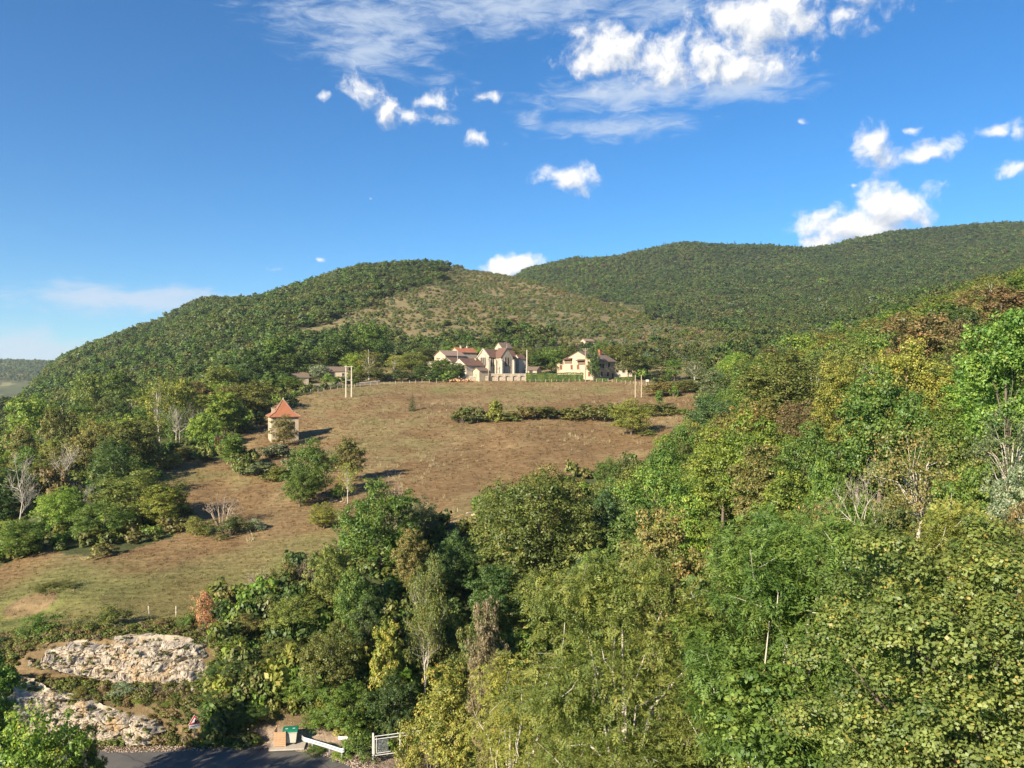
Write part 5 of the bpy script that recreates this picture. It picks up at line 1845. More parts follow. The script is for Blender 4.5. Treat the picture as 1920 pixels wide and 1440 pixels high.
def shuttered_house():
    """gable end to the left, eaves side to the right; ridge along local x"""
    d = 294.0
    yaw = math.radians(41.0)
    Lx, Wy, hw, hr = 12.5, 19.5, 7.0, 3.7
    # corner nearest the viewer shows at photo column 1109
    p = at(1105, d)
    o = empty('shuttered_house', (p.x - .9, p.y + 3.5, CZ + 1.55), yaw)
    tag(o, 'large cream house with red brown shutters and brown roof', 'house')
    # body with the ridge off centre, as in the photograph
    a, b = Lx / 2, Wy / 2
    rx = -1.8                                        # ridge position across the gable
    mb = MB()
    mb.v = [(-a, -b, -1.5), (a, -b, -1.5), (a, b, -1.5), (-a, b, -1.5), (-a, -b, hw), (a, -b, hw), (a, b, hw - .8), (-a, b, hw - .8), (-a, rx, hw + hr), (a, rx, hw + hr)]
    mb.f = [[0, 1, 5, 4], [2, 3, 7, 6], [0, 4, 8, 7, 3], [1, 2, 6, 9, 5], [4, 5, 9, 8], [6, 7, 8, 9], [0, 3, 2, 1]]
    mb.build('wall', PLASTER, o)
    ro = MB()
    for (y0, z0, nm) in ((-b, hw, 1), (b, hw - .8, -1)):
        sl = (hw + hr - z0) / abs(rx - y0)
        ye = y0 + (-.5 if y0 < 0 else .5)
        ze = z0 - .5 * sl
        q = [(ye, ze + .05), (rx, hw + hr + .05), (rx, hw + hr + .24), (ye, ze + .24)]
        k = len(ro.v)
        ro.v += [(-a - .25, y, z) for y, z in q] + [(a + .25, y, z) for y, z in q]
        ro.f += [[k + i for i in f] for f in ([0, 1, 2, 3], [7, 6, 5, 4], [0, 4, 5, 1], [1, 5, 6, 2], [2, 6, 7, 3], [3, 7, 4, 0])]
    rf = ro.build('roof', TILE_B, o)
    mc = MB()
    mc.box((3.2, -4.2, hw + hr - .2), (1.0, 1.0, 2.2)).box((3.2, -4.2, hw + hr + .95), (1.25, 1.25, .15))
    mc.build('chimney', TILE_O, rf)
    # loggia slabs on the gable, recess shade put into their brown; two tiled canopies
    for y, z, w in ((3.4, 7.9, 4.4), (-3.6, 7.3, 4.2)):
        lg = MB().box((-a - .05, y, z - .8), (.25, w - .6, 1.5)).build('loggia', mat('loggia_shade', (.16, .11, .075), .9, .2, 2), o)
        MB().box((-a - .5, y, z + .25), (1.5, w, .16), 0, 0, math.radians(-22)).build('canopy', TILE_R, lg)
    for y, z in ((7.3, 4.9), (1.6, 4.9), (-1.8, 4.9), (-7.6, 5.0), (-7.6, 2.2)):
        opening(o, 'x-', y, z, 1.15, 1.7, Lx, Wy, 'closed', PLASTER)
    for x, z, w, h in ((-2.6, 5.2, 1.3, 1.7), (-1.0, 5.2, 1.1, 1.7), (-1.8, 2.2, 1.0, 1.6), (1.6, 2.2, 1.2, 1.6), (2.3, 5.6, 1.2, 1.7)):
        opening(o, 'y-', x, z, w, h, Lx, Wy, None, STONE_P, pane=DARK)
    opening(o, 'y-', 4.4, 1.4, 1.1, 2.4, Lx, Wy, None, STONE_P, 'door', DARK)


shuttered_house()


# hedges: clipped rows in front of the house, each one plant mass
def hedge(label, pxa, pxb, d, h, th, colr):
    a, b = at(pxa, d), at(pxb, d)
    rg = np.random.default_rng(int(pxa))
    Lh = b.x - a.x
    n = int(Lh * h * 160)
    x = rg.uniform(0, Lh, n)
    s = rg.uniform(0, 1, n)
    front = s < .5
    yv = np.where(front, -th / 2, rg.uniform(-th / 2, th / 2, n)) + rg.normal(0, .06, n)
    zv = np.where(front, rg.uniform(0, h, n), h) + rg.normal(0, .07, n) + (fbm(x / 1.2, x * 0, 5) - .5) * .45
    zv = np.maximum(zv, .02) + (b.z - a.z) * x / Lh
    D = np.where(front[:, None], [[0, -1, .2]], [[0, 0, 1.0]])
    me = leaves_mesh('foliage', np.stack([x, yv, zv], -1), D, (x * 1.2).astype(int), .26, rg, .65, m=LEAF)
    o = empty('hedge', (a.x, a.y, a.z))
    tag(o, label, 'hedge')
    q = link('foliage', me, o)
    q.color = (*COLR[colr], 1)
    core = MB().box((Lh / 2, 0, h * .44), (Lh - .3, th * .75, h * .8)).build('branches', BARK, o)
    return o


hedge('tall clipped hedge between church and shuttered house', 986, 1094, 283, 3.0, 1.6, 'g')
hedge('low dark hedge in front of the shuttered house', 1113, 1141, 282, 1.3, 1.0, 'g')
hedge('low dark hedge in front of the white cottage', 1152, 1188, 282, 1.4, 1.2, 'g')


# ------------------------------------------------------------------ pavilion with the orange pyramid roof
def pavilion():
    d = 180.0
    x = (531 - 960) / F * d
    s = 6.1
    yaw = math.radians(24)
    zb = CZ - (820 - 720) / F * d
    o = empty('pavilion', (x, d, zb), yaw)
    tag(o, 'small square cream pavilion with steep orange pyramid roof', 'pavilion')
    h = 4.9
    MB().box((0, 0, h / 2 - 1.5), (s, s, h + 3)).build('wall', PLASTER, o)
    e = s / 2 + .5
    mb = MB()
    k = 1.15
    rings = [(e, h - .02), (e, h + .10), (k * 1.75, h + 1.05), (.16, h + 3.9)]
    for r, z in rings:
        b = len(mb.v)
        mb.v += [(-r, -r, z), (r, -r, z), (r, r, z), (-r, r, z)]
    for i in range(3):
        for j in range(4):
            q = (j + 1) % 4
            mb.f.append([i * 4 + j, i * 4 + q, i * 4 + 4 + q, i * 4 + 4 + j])
    mb.f.append([12, 13, 14, 15])
    mb.f.append([3, 2, 1, 0])
    rf = mb.build('roof', TILE_O, o)
    for sx, sy in ((-1, -1), (1, -1), (1, 1), (-1, 1)):
        MB().tube([(sx * e, sy * e, h + .12), (sx * k * 1.75, sy * k * 1.75, h + 1.09), (sx * .14, sy * .14, h + 3.94)], [.09, .09, .09], 5).build('hip_tiles', TILE_P, rf)
    MB().tube([(0, 0, h + 3.8), (0, 0, h + 4.15), (0, 0, h + 4.5)], [.2, .16, .03], 6).build('finial', STONE_P, rf)
    mc = MB()
    mc.box((-2.2, .3, h + 1.1), (.75, .6, 1.7)).box((-2.2, .3, h + 2.0), (.9, .75, .12))
    mc.build('chimney', PLASTER, rf)
    MB().box((0, 0, h - .09), (s + .5, s + .5, .14)).build('eaves', WOOD, o)
    opening(o, 'x-', .8, 2.5, .8, 1.5, s, s, None, STONE_P)
    opening(o, 'y-', -1.0, 1.2, 1.0, 2.1, s, s, None, STONE_P, 'door', WOOD)
    opening(o, 'y-', 1.5, 3.0, .8, 1.2, s, s, 'closed', STONE_P)


pavilion()


# ------------------------------------------------------------------ poles
def pole(label, px, ytop, d, r, m, arms=(), name='utility_pole'):
    p = at(px, d)
    h = CZ - (ytop - 720) / F * d - p.z
    o = empty(name, p)
    tag(o, label, 'pole')
    MB().tube([(0, 0, -.8), (0, 0, h * .5), (0, 0, h)], [r, r * .82, r * .62], 8).build('shaft', m, o, True)
    for k, (dz, w) in enumerate(arms):
        ar = MB().box((0, -r * .9, h - dz), (w, .12, .14)).build('crossarm', WOOD if m != CONCRETE else CONCRETE, o)
        for q in (-.42, 0, .42):
            MB().tube([(q * w, -r * .9, h - dz + .07), (q * w, -r * .9, h - dz + .3)], [.06, .045], 6).build('insulator', WHITE_MET, ar)
    return o


def twin_pole(label, pxa, pxb, ytop, d, r, m, bar=True, tilt=0.0):
    a, b = at(pxa, d), at(pxb, d)
    h = CZ - (ytop - 720) / F * d - min(a.z, b.z)
    o = empty('twin_pole', a)
    tag(o, label, 'pole')
    w = b.x - a.x
    for x, z in ((0, 0), (w, b.z - a.z)):
        mb = MB()
        mb.box((x, 0, h / 2 - .4), (r * 2, r * 1.5, h + .8), taper=.7)
        mb.build('shaft', m, o)
    if bar:
        MB().box((w / 2, -.18, h - .25), (w + 1.1, .14, .16)).build('crossarm', m, o)
        MB().box((w / 2, -.18, h * .55), (w + .3, .1, .1)).build('brace', STEEL, o)
    return o


twin_pole('pair of pale concrete power poles joined by a crossbar at the field top', 648.5, 659, 686, 236, .20, CONCRETE)
twin_pole('pair of thin wooden poles on the right of the field', 1191, 1202.5, 703, 238, .13, PALEWOOD, False)
pole('tall thick white post at the right corner of the church', 988, 656, 284.5, .28, CONCRETE)
pole('wooden pole with crossarm in front of the church', 916, 672, 283.6, .2, WOOD, ((.35, 2.0),))
pole('power pole with insulators in front of the shuttered house', 1097.5, 653, 281.5, .17, WOOD, ((.3, 2.2), (.9, 1.4)))
pole('thin pole among the hamlet roofs at the left', 858, 657, 286, .12, CONCRETE)
pole('tall thin pole behind the birches', 691, 655, 300, .14, PALEWOOD)

# ------------------------------------------------------------------ fences
post_meshes = [MB().tube([(0, 0, -.5), (.01 * k, .01, .5), (.02 * k, 0, 1.15 + .08 * k)], [.085, .08, .07], 6).mesh('post', PALEWOOD, True) for k in range(3)]


def fence(label, pts, step, d_of=None):
    """posts along a polyline of ground points, three strands of wire"""
    o = empty('field_fence', pts[0])
    tag(o, label, 'fence')
    base = Vector(pts[0])
    seq, carry = [], 0.0
    for a, b in zip(pts[:-1], pts[1:]):
        ln = (b - a).length
        t = carry
        while t < ln:
            q = a.lerp(b, t / ln)
            seq.append(Vector((q.x, q.y, float(gz(q.x, q.y)))))
            t += step * random.uniform(.85, 1.15)
        carry = t - ln
    for i, q in enumerate(seq):
        e = link('post', post_meshes[i % 3], o)
        e.location = q - base
        e.rotation_euler = (random.uniform(-.05, .05), random.uniform(-.05, .05), random.uniform(0, 6))
    for hgt in (.45, .8, 1.08):
        MB().tube([q - base + Vector((0, -.08, hgt)) for q in seq], .006, 3, False).build('wire', STEEL, o)
    return o


fence('wooden post fence along the top of the field left of the church', [at(px, d) for px, d in ((528, 236), (560, 246), (600, 251), (640, 257), (690, 266), (740, 272), (800, 277), (850, 280))], 2.4)
fence('wooden post fence below the hedge and the shuttered house', [at(px, d) for px, d in ((985, 281), (1040, 281), (1095, 280), (1140, 280), (1185, 272), (1205, 266), (1232, 259))], 2.0)

for lab, px, tilt in (('leaning wooden fence post nearest the left above the rock face', 279, .06), ('upright wooden fence post right of the leaning one above the rock face', 330, -.02)):
    p = at(px, 72.3)
    o = empty('fence_post', p)
    tag(o, lab, 'fence post')
    MB().tube([(0, 0, -.5), (tilt * .4, 0, .6), (tilt * -.5, 0, 1.28)], [.075, .07, .06], 7).build('shaft', PALEWOOD, o, True)
    MB().box((0, -.075, .9), (.03, .03, .07)).build('staple', STEEL, o)

# ------------------------------------------------------------------ log pile by the field
def logpile():
    p = at(862, 281.5)
    o = empty('log_pile', p)
    tag(o, 'untidy pile of cut logs at the top of the field', 'log pile')
    lm = MB().tube([(0, -.9, 0), (0, .9, 0)], [.19, .17], 7).mesh('log', mat('log_wood', (.42, .25, .13), .9, .3, 4), True)
    for i in range(38):
        q = link('log', lm, o)
        q.location = (random.uniform(-4.6, 4.0), random.uniform(-.5, .5), .18 + abs(random.gauss(0, .42)))
        q.rotation_euler = (random.uniform(-.3, .3), 0, random.gauss(.6, .7))
    MB().box((.4, -.3, 1.25), (2.2, 1.4, .05), .2, .12).build('tarpaulin', mat('dark_tarp', (.05, .05, .05), .6), o)


logpile()

def info_board():
    p = at(1213.5, 268)
    o = empty('board', p)
    tag(o, 'small white board on posts by the field fence at right', 'sign')
    MB().box((0, 0, 1.5), (1.0, .05, .7)).build('panel', WHITE_MET, o)
    for s in (-.42, .42):
        MB().box((s, .06, .8), (.07, .07, 2.0)).build('leg', PALEWOOD, o)


info_board()
# ------------------------------------------------------------------ lane, rock face and roadside things
def asphalt():
    m = bpy.data.materials.new('asphalt')
    m.use_nodes = True
    N, L = m.node_tree.nodes, m.node_tree.links
    p = N['Principled BSDF']
    p.inputs['Roughness'].default_value = .85
    tc = N.new('ShaderNodeTexCoord')
    n = N.new('ShaderNodeTexNoise')
    n.inputs['Scale'].default_value = .35
    n.inputs['Detail'].default_value = 9
    n.inputs['Roughness'].default_value = .7
    L.new(tc.outputs['Object'], n.inputs[0])
    r = N.new('ShaderNodeValToRGB')
    r.color_ramp.elements[0].position = .3
    r.color_ramp.elements[0].color = (.070, .066, .062, 1)
    r.color_ramp.elements[1].position = .72
    r.color_ramp.elements[1].color = (.125, .117, .105, 1)
    L.new(n.outputs[0], r.inputs[0])
    v = N.new('ShaderNodeTexVoronoi')
    v.feature = 'DISTANCE_TO_EDGE'
    v.inputs['Scale'].default_value = .22
    wn = N.new('ShaderNodeTexNoise')
    wn.inputs['Scale'].default_value = 1.2
    wn.inputs['Detail'].default_value = 4
    L.new(tc.outputs['Object'], wn.inputs[0])
    mxv = N.new('ShaderNodeMix')
    mxv.data_type = 'VECTOR'
    mxv.inputs[0].default_value = .25
    L.new(tc.outputs['Object'], mxv.inputs[4])
    L.new(wn.outputs['Color'], mxv.inputs[5])
    L.new(mxv.outputs[1], v.inputs['Vector'])
    cr = N.new('ShaderNodeMapRange')
    cr.inputs['From Max'].default_value = .012
    cr.inputs['To Min'].default_value = .45
    L.new(v.outputs[0], cr.inputs[0])
    sc = N.new('ShaderNodeVectorMath')
    sc.operation = 'SCALE'
    L.new(r.outputs[0], sc.inputs[0])
    L.new(cr.outputs[0], sc.inputs['Scale'])
    L.new(sc.outputs[0], p.inputs['Base Color'])
    b = N.new('ShaderNodeBump')
    b.inputs['Distance'].default_value = .02
    n3 = N.new('ShaderNodeTexNoise')
    n3.inputs['Scale'].default_value = 30
    L.new(tc.outputs['Object'], n3.inputs[0])
    L.new(n3.outputs[0], b.inputs['Height'])
    L.new(b.outputs[0], p.inputs['Normal'])
    return m


def lane():
    nseg = 240
    fa = np.array(road_far)
    na = np.array(road_near)

    def resamp(a, n):
        s = np.concatenate([[0], np.cumsum(np.hypot(*np.diff(a, axis=0).T))])
        t = np.linspace(0, s[-1], n)
        return np.stack([np.interp(t, s, a[:, 0]), np.interp(t, s, a[:, 1])], -1)
    A, B = resamp(fa, nseg), resamp(na, nseg)
    A[:, 1] += (fbm(A[:, 0] / 1.1, A[:, 0] * 0, 12) - .5) * .45
    V_, Q_ = [], []
    k = 9
    for i in range(nseg):
        for j in range(k):
            t = j / (k - 1)
            p = A[i] * (1 - t) + B[i] * t
            V_.append((p[0], p[1], ROAD_Z + .05 * math.sin(math.pi * t) - (.06 if j in (0, k - 1) else 0)))
    for i in range(nseg - 1):
        for j in range(k - 1):
            Q_ += [i * k + j, i * k + j + 1, (i + 1) * k + j + 1, (i + 1) * k + j]
    o = link('road', np_mesh('road', V_, Q_, 4, None, True, asphalt()))
    tag(o, kind='structure')


lane()


def rock_mat():
    m = bpy.data.materials.new('limestone')
    m.use_nodes = True
    N, L = m.node_tree.nodes, m.node_tree.links
    p = N['Principled BSDF']
    p.inputs['Roughness'].default_value = .92
    p.inputs['Specular IOR Level'].default_value = .15
    tc = N.new('ShaderNodeTexCoord')
    n = N.new('ShaderNodeTexNoise')
    n.inputs['Scale'].default_value = 1.5
    n.inputs['Detail'].default_value = 10
    n.inputs['Roughness'].default_value = .72
    L.new(tc.outputs['Object'], n.inputs[0])
    r = N.new('ShaderNodeValToRGB')
    e = r.color_ramp.elements
    e[0].position, e[0].color = .30, (.11, .09, .066, 1)
    e[1].position, e[1].color = .70, (.50, .435, .345, 1)
    q = e.new(.46)
    q.color = (.35, .30, .23, 1)
    L.new(n.outputs[0], r.inputs[0])
    n2 = N.new('ShaderNodeTexNoise')
    n2.inputs['Scale'].default_value = .55
    n2.inputs['Detail'].default_value = 5
    mp = N.new('ShaderNodeMapping')
    mp.inputs['Location'].default_value = (4.3, 2.2, 7)
    L.new(tc.outputs['Object'], mp.inputs[0])
    L.new(mp.outputs[0], n2.inputs[0])
    mr = N.new('ShaderNodeMapRange')
    mr.inputs['From Min'].default_value = .54
    mr.inputs['From Max'].default_value = .68
    L.new(n2.outputs[0], mr.inputs[0])
    mx = N.new('ShaderNodeMix')
    mx.data_type = 'RGBA'
    L.new(mr.outputs[0], mx.inputs[0])
    L.new(r.outputs[0], mx.inputs[6])
    mx.inputs[7].default_value = (.37, .255, .13, 1)
    L.new(mx.outputs[2], p.inputs['Base Color'])
    b = N.new('ShaderNodeBump')
    b.inputs['Distance'].default_value = .12
    b.inputs['Strength'].default_value = .9
    n3 = N.new('ShaderNodeTexNoise')
    n3.inputs['Scale'].default_value = 5
    n3.inputs['Detail'].default_value = 8
    n3.inputs['Roughness'].default_value = .75
    L.new(tc.outputs['Object'], n3.inputs[0])
    L.new(n3.outputs[0], b.inputs['Height'])
    L.new(b.outputs[0], p.inputs['Normal'])
    return m


ROCK = rock_mat()


def cells(x, y, seed):
    """random value of the nearest jittered cell and the distance to its border"""
    xi, yi = np.floor(x).astype(int), np.floor(y).astype(int)
    f1 = np.full(x.shape, 9.)
    f2 = np.full(x.shape, 9.)
    val = np.zeros(x.shape)

    def h(a, b, s):
        n = (a * 374761393 + b * 668265263 + s * 974634777) & 0x7fffffff
        n = ((n ^ (n >> 13)) * 1274126177) & 0x7fffffff
        return ((n ^ (n >> 16)) & 0xffff) / 65535.0
    for dx in (-1, 0, 1):
        for dy in (-1, 0, 1):
            cx, cy = xi + dx, yi + dy
            px, py = cx + h(cx, cy, seed), cy + h(cx, cy, seed + 5)
            dd = np.hypot(x - px, y - py)
            v = h(cx, cy, seed + 9)
            c = dd < f1
            f2 = np.where(c, f1, np.minimum(f2, dd))
            val = np.where(c, v, val)
            f1 = np.where(c, dd, f1)
    return val, f2 - f1


ROOTS = []


def rock_face(label, lower, upper, d_lo, d_hi, ns, ntt, seed, out=.55):
    """broken limestone face between two lines drawn on the photograph"""
    px = np.linspace(lower[0][0], lower[-1][0], ns)
    yl = np.interp(px, [p[0] for p in lower], [p[1] for p in lower])
    yu = np.interp(px, [p[0] for p in upper], [p[1] for p in upper])
    t = np.linspace(0, 1, ntt)
    dlo = np.interp(px, [p[0] for p in d_lo], [p[1] for p in d_lo])
    dhi = np.interp(px, [p[0] for p in d_hi], [p[1] for p in d_hi])
    D = dlo[:, None] * (1 - t) + dhi[:, None] * t
    X = ((px - 960) / F)[:, None] * D
    Zl = -(yl - 720) / F * dlo
    Zu = -(yu - 720) / F * dhi
    Z = Zl[:, None] * (1 - t) + Zu[:, None] * t
    s = X * 1.0
    hgt = Z - Z.min()
    strat = hgt + (fbm(s / 3, hgt * 0, seed) - .5) * .7 + (s - s.min()) * .09
    # the beds break back in steps: steep risers, narrow ledges
    q_ = strat / .72 + (fbm(s / .9, hgt / .9, seed + 31) - .5) * .5
    fr = np.clip((q_ - np.floor(q_) - .66) / .34, 0, 1)
    stair = (np.floor(q_) + fr * fr * (3 - 2 * fr)) * .72 - (strat - hgt)
    ht = np.maximum(hgt.max(1, keepdims=True) - hgt.min(1, keepdims=True), .2)
    tq = np.clip((stair - hgt.min(1, keepdims=True)) / ht, 0, 1)
    D = dlo[:, None] * (1 - tq) + dhi[:, None] * tq
    X = ((px - 960) / F)[:, None] * D
    v1, e1 = cells(s / 1.9 + 50, strat / .42 + 20, seed)
    v2, e2 = cells(s / .62 + 10, strat / .24 + 70, seed + 3)
    v3, e3 = cells(s / .22 + 10, strat / .11 + 70, seed + 4)
    led = (np.floor(strat / .85) * .61803) % 1.0
    disp = .50 * v1 + .36 * v2 + .16 * v3 + .35 * led - .45 * np.exp(-e1 / .06) - .16 * np.exp(-e2 / .07) + (fbm(s / 2.6, strat / 1.4, seed + 2) - .5) * 1.2
    sn = np.linspace(0, 1, ns)[:, None]
    tn_ = t[None] + 0 * sn
    ragged = (fbm(s / 1.3 + 3, strat / .9, seed + 6, 4) - .42) * .55
    edge = np.clip(9 * (np.minimum(tn_ + .02, 1 - tn_) - np.maximum(ragged, 0) * (tn_ > .3)), 0, 1) * np.clip(12 * (np.minimum(sn, 1 - sn) - np.maximum(ragged, 0) * .3), 0, 1)
    disp = (disp - .42) * out * edge + .12 * edge - .6 * (1 - edge)
    # soil and grass have crept over parts of the face
    disp = disp - 1.3 * np.clip((fbm(s / 3.2 + 7, strat / 1.1, seed + 8, 3) - .56) * 6, 0, 1) * (1 - .5 * np.exp(-((t[None] - .5) / .35) ** 2))
    Y = D - disp * .9
    X = X - disp * .12 + (v2 - .5) * .12
    Zw = Z + CZ + disp * .18 + (v3 - .5) * .06
    Vv = np.stack([X, Y, Zw], -1)
    # roots take hold where the face leans back
    up = np.gradient(Zw, axis=1) / (np.hypot(np.gradient(Y, axis=1), np.gradient(Zw, axis=1)) + 1e-6)
    cand = np.argwhere((up < .55) & (np.random.default_rng(seed).uniform(0, 1, up.shape) < .030) & (fbm(s / 1.2, strat / .8, seed + 40) > .42))
    ROOTS.append(Vv[cand[:, 0], cand[:, 1]])
    org = Vv.reshape(-1, 3).mean(0)
    org[2] = Vv[..., 2].min()
    i_ = np.arange(ns - 1)[:, None] * ntt + np.arange(ntt - 1)[None]
    Qq = np.stack([i_, i_ + ntt, i_ + ntt + 1, i_ + 1], -1).reshape(-1)
    o = link('rock_face', np_mesh('rock_face', (Vv - org).reshape(-1, 3), Qq, 4, None, False, ROCK))
    o.location = org
    tag(o, label, 'rock face')
    return o


rock_face('lower tier of pale limestone cut beside the lane', [(-80, 1404), (100, 1402), (200, 1400), (292, 1398), (312, 1396)], [(-80, 1262), (0, 1272), (60, 1284), (140, 1302), (215, 1332), (290, 1348), (312, 1372)],
          [(-80, 58.55), (312, 58.75)], [(-80, 61.3), (150, 61.0), (312, 60.0)], 250, 84, 11)
rock_face('upper tier of pale limestone below the near fence posts', [(42, 1246), (120, 1262), (200, 1284), (280, 1304), (350, 1314), (402, 1304)], [(42, 1236), (110, 1206), (180, 1196), (260, 1188), (330, 1190), (402, 1214)],
          [(42, 63.0), (402, 62.4)], [(42, 65.4), (402, 66.2)], 260, 60, 23)


rp = np.concatenate(ROOTS)
n = len(rp)
sz = rng.uniform(.05, .17, n)
stuff('crevice_plants', 'dry grass and small plants rooted in the crevices of the rock', 'crevice plants', rp - np.array([0, 0, .03]), np.stack([sz * 1.3, sz, sz], -1), tints(rp[:, 0], rp[:, 1], ['ol', 'ob', 'pk', 'br', 'do'], [.3, .25, .2, .15, .1], 88, 2),
      rng.integers(0, 3, n), THICK)


def stone(label, px, py, sz, seed, name='boulder', dmin=60, squash=.6, group=None):
    p = hit(px, py, dmin)
    rg = np.random.default_rng(seed)
    v = sphere_pts(26, rg) * rg.uniform(.75, 1.1, (26, 1)) * np.array([1, .8, squash]) * sz / 2
    import bmesh
    bm = bmesh.new()
    for q in v:
        bm.verts.new(q)
    bmesh.ops.convex_hull(bm, input=bm.verts)
    bmesh.ops.delete(bm, geom=[w for w in bm.verts if not w.link_faces], context='VERTS')
    me = bpy.data.meshes.new(name)
    bm.to_mesh(me)
    bm.free()
    me.materials.append(ROCK)
    o = link(name, me)
    o.location = (p.x, p.y, p.z + sz * squash * .22)
    o.rotation_euler = (0, 0, seed)
    tag(o, label, 'boulder', group)
    return o


stone('pale boulder at the field edge beside the big oak', 894, 968, 1.5, 3)
stone('long flat stone left of the pale boulder by the oak', 880, 964, 1.1, 4, squash=.35)
for i, (px, py, s, lab) in enumerate([(622, 938, .7, 'leftmost white stone of the row by the sapling'), (631, 940, .8, 'largest white stone of the row by the sapling'), (640, 942, .65, 'third white stone of the row by the sapling'),
                                      (647, 944, .6, 'rightmost white stone at the foot of the sapling'), (243, 1196, .8, 'white stone farthest left above the rock face'), (268, 1192, .5, 'small white stone above the rock face'),
                                      (290, 1194, .75, 'slanted white stone above the rock face near the posts'), (312, 1198, .8, 'white stone right of the slanted one above the rock face')]):
    stone(lab, px, py, s, 30 + i, squash=.45)

# verge gravel too fine to count
rg = np.random.default_rng(55)
npb = 2600
ex = rg.uniform(0, 1, npb)
fa = np.array(road_far)
sA = np.concatenate([[0], np.cumsum(np.hypot(*np.diff(fa, axis=0).T))])
tt = rg.uniform(np.interp(-36, fa[:, 0], sA), sA[-1], npb)
bx_ = np.interp(tt, sA, fa[:, 0])
by_ = np.interp(tt, sA, fa[:, 1]) + np.abs(rg.normal(0, .9, npb)) - .25
sz_ = rg.uniform(.02, .075, npb)
ico = np.array([(1, 0, 0), (-1, 0, 0), (0, 1, 0), (0, -1, 0), (0, 0, .7), (0, 0, -.7)])
fc = np.array([(0, 2, 4), (2, 1, 4), (1, 3, 4), (3, 0, 4), (2, 0, 5), (1, 2, 5), (3, 1, 5), (0, 3, 5)])
PV = ico[None] * sz_[:, None, None] * rg.uniform(.6, 1.4, (npb, 6, 1)) + np.stack([bx_, by_, np.maximum(gz(bx_, by_), ROAD_Z - .02)], -1)[:, None]
PF = (fc[None] + (np.arange(npb) * 6)[:, None, None]).reshape(-1)
o = link('verge_gravel', np_mesh('verge_gravel', PV.reshape(-1, 3), PF, 3, None, False, mat('gravel', (.33, .26, .205), .95, .35, 4)))
tag(o, 'loose pale gravel along the edge of the lane', 'gravel', kind='stuff')


# ------------------------------------------------------------------ warning sign
def ground_at(px, py_base):
    """foot of a roadside thing on the verge, from its base pixel"""
    return hit(px, py_base, 50)


def sign():
    p = at(364.5, 59.2)
    o = empty('warning_sign', p, math.radians(22))
    tag(o, 'triangular steep hill warning sign with plate below on a grey post', 'road sign')
    zc = CZ - (1352 - 720) / F * 59.2 - p.z
    MB().tube([(0, .04, -.5), (0, .04, zc + .3)], .035, 8).build('post', STEEL, o, True)

    def tri(r, y0, y1, m, nm, par):
        pts = [(r * math.sin(a), zc + r * math.cos(a)) for a in (0, 2.0944, 4.18879)]
        return MB().prism(pts, y0, y1).build(nm, m, par)
    red = mat('sign_red', (.45, .03, .03), .4, .05)
    wh = mat('sign_white', (.78, .78, .76), .4, .04)
    bk = mat('sign_black', (.015, .015, .018), .5, .1)
    f = tri(.50, -.02, .005, wh, 'sign_plate', o)
    r = .47
    rim = MB()
    P3 = [(r * math.sin(a), zc + r * math.cos(a)) for a in (0, 2.0944, 4.18879)]
    I3 = [(.66 * r * math.sin(a), zc + .66 * r * math.cos(a)) for a in (0, 2.0944, 4.18879)]
    for i in range(3):
        j = (i + 1) % 3
        rim.prism([P3[i], P3[j], I3[j], I3[i]], -.032, -.021)
    rim.build('red_border', red, f)
    # black slope wedge, falling to the left
    MB().prism([(.05, zc + .17), (.235, zc - .14), (-.21, zc - .145), (.02, zc - .07)], -.034, -.0215).build('slope_symbol', bk, f)
    pl = MB().box((0, -.006, zc - .40), (.78, .03, .22)).build('lower_plate', wh, o)
    MB().box((0, -.0255, zc - .40), (.62, .006, .05)).build('inscription_line', bk, pl)


sign()


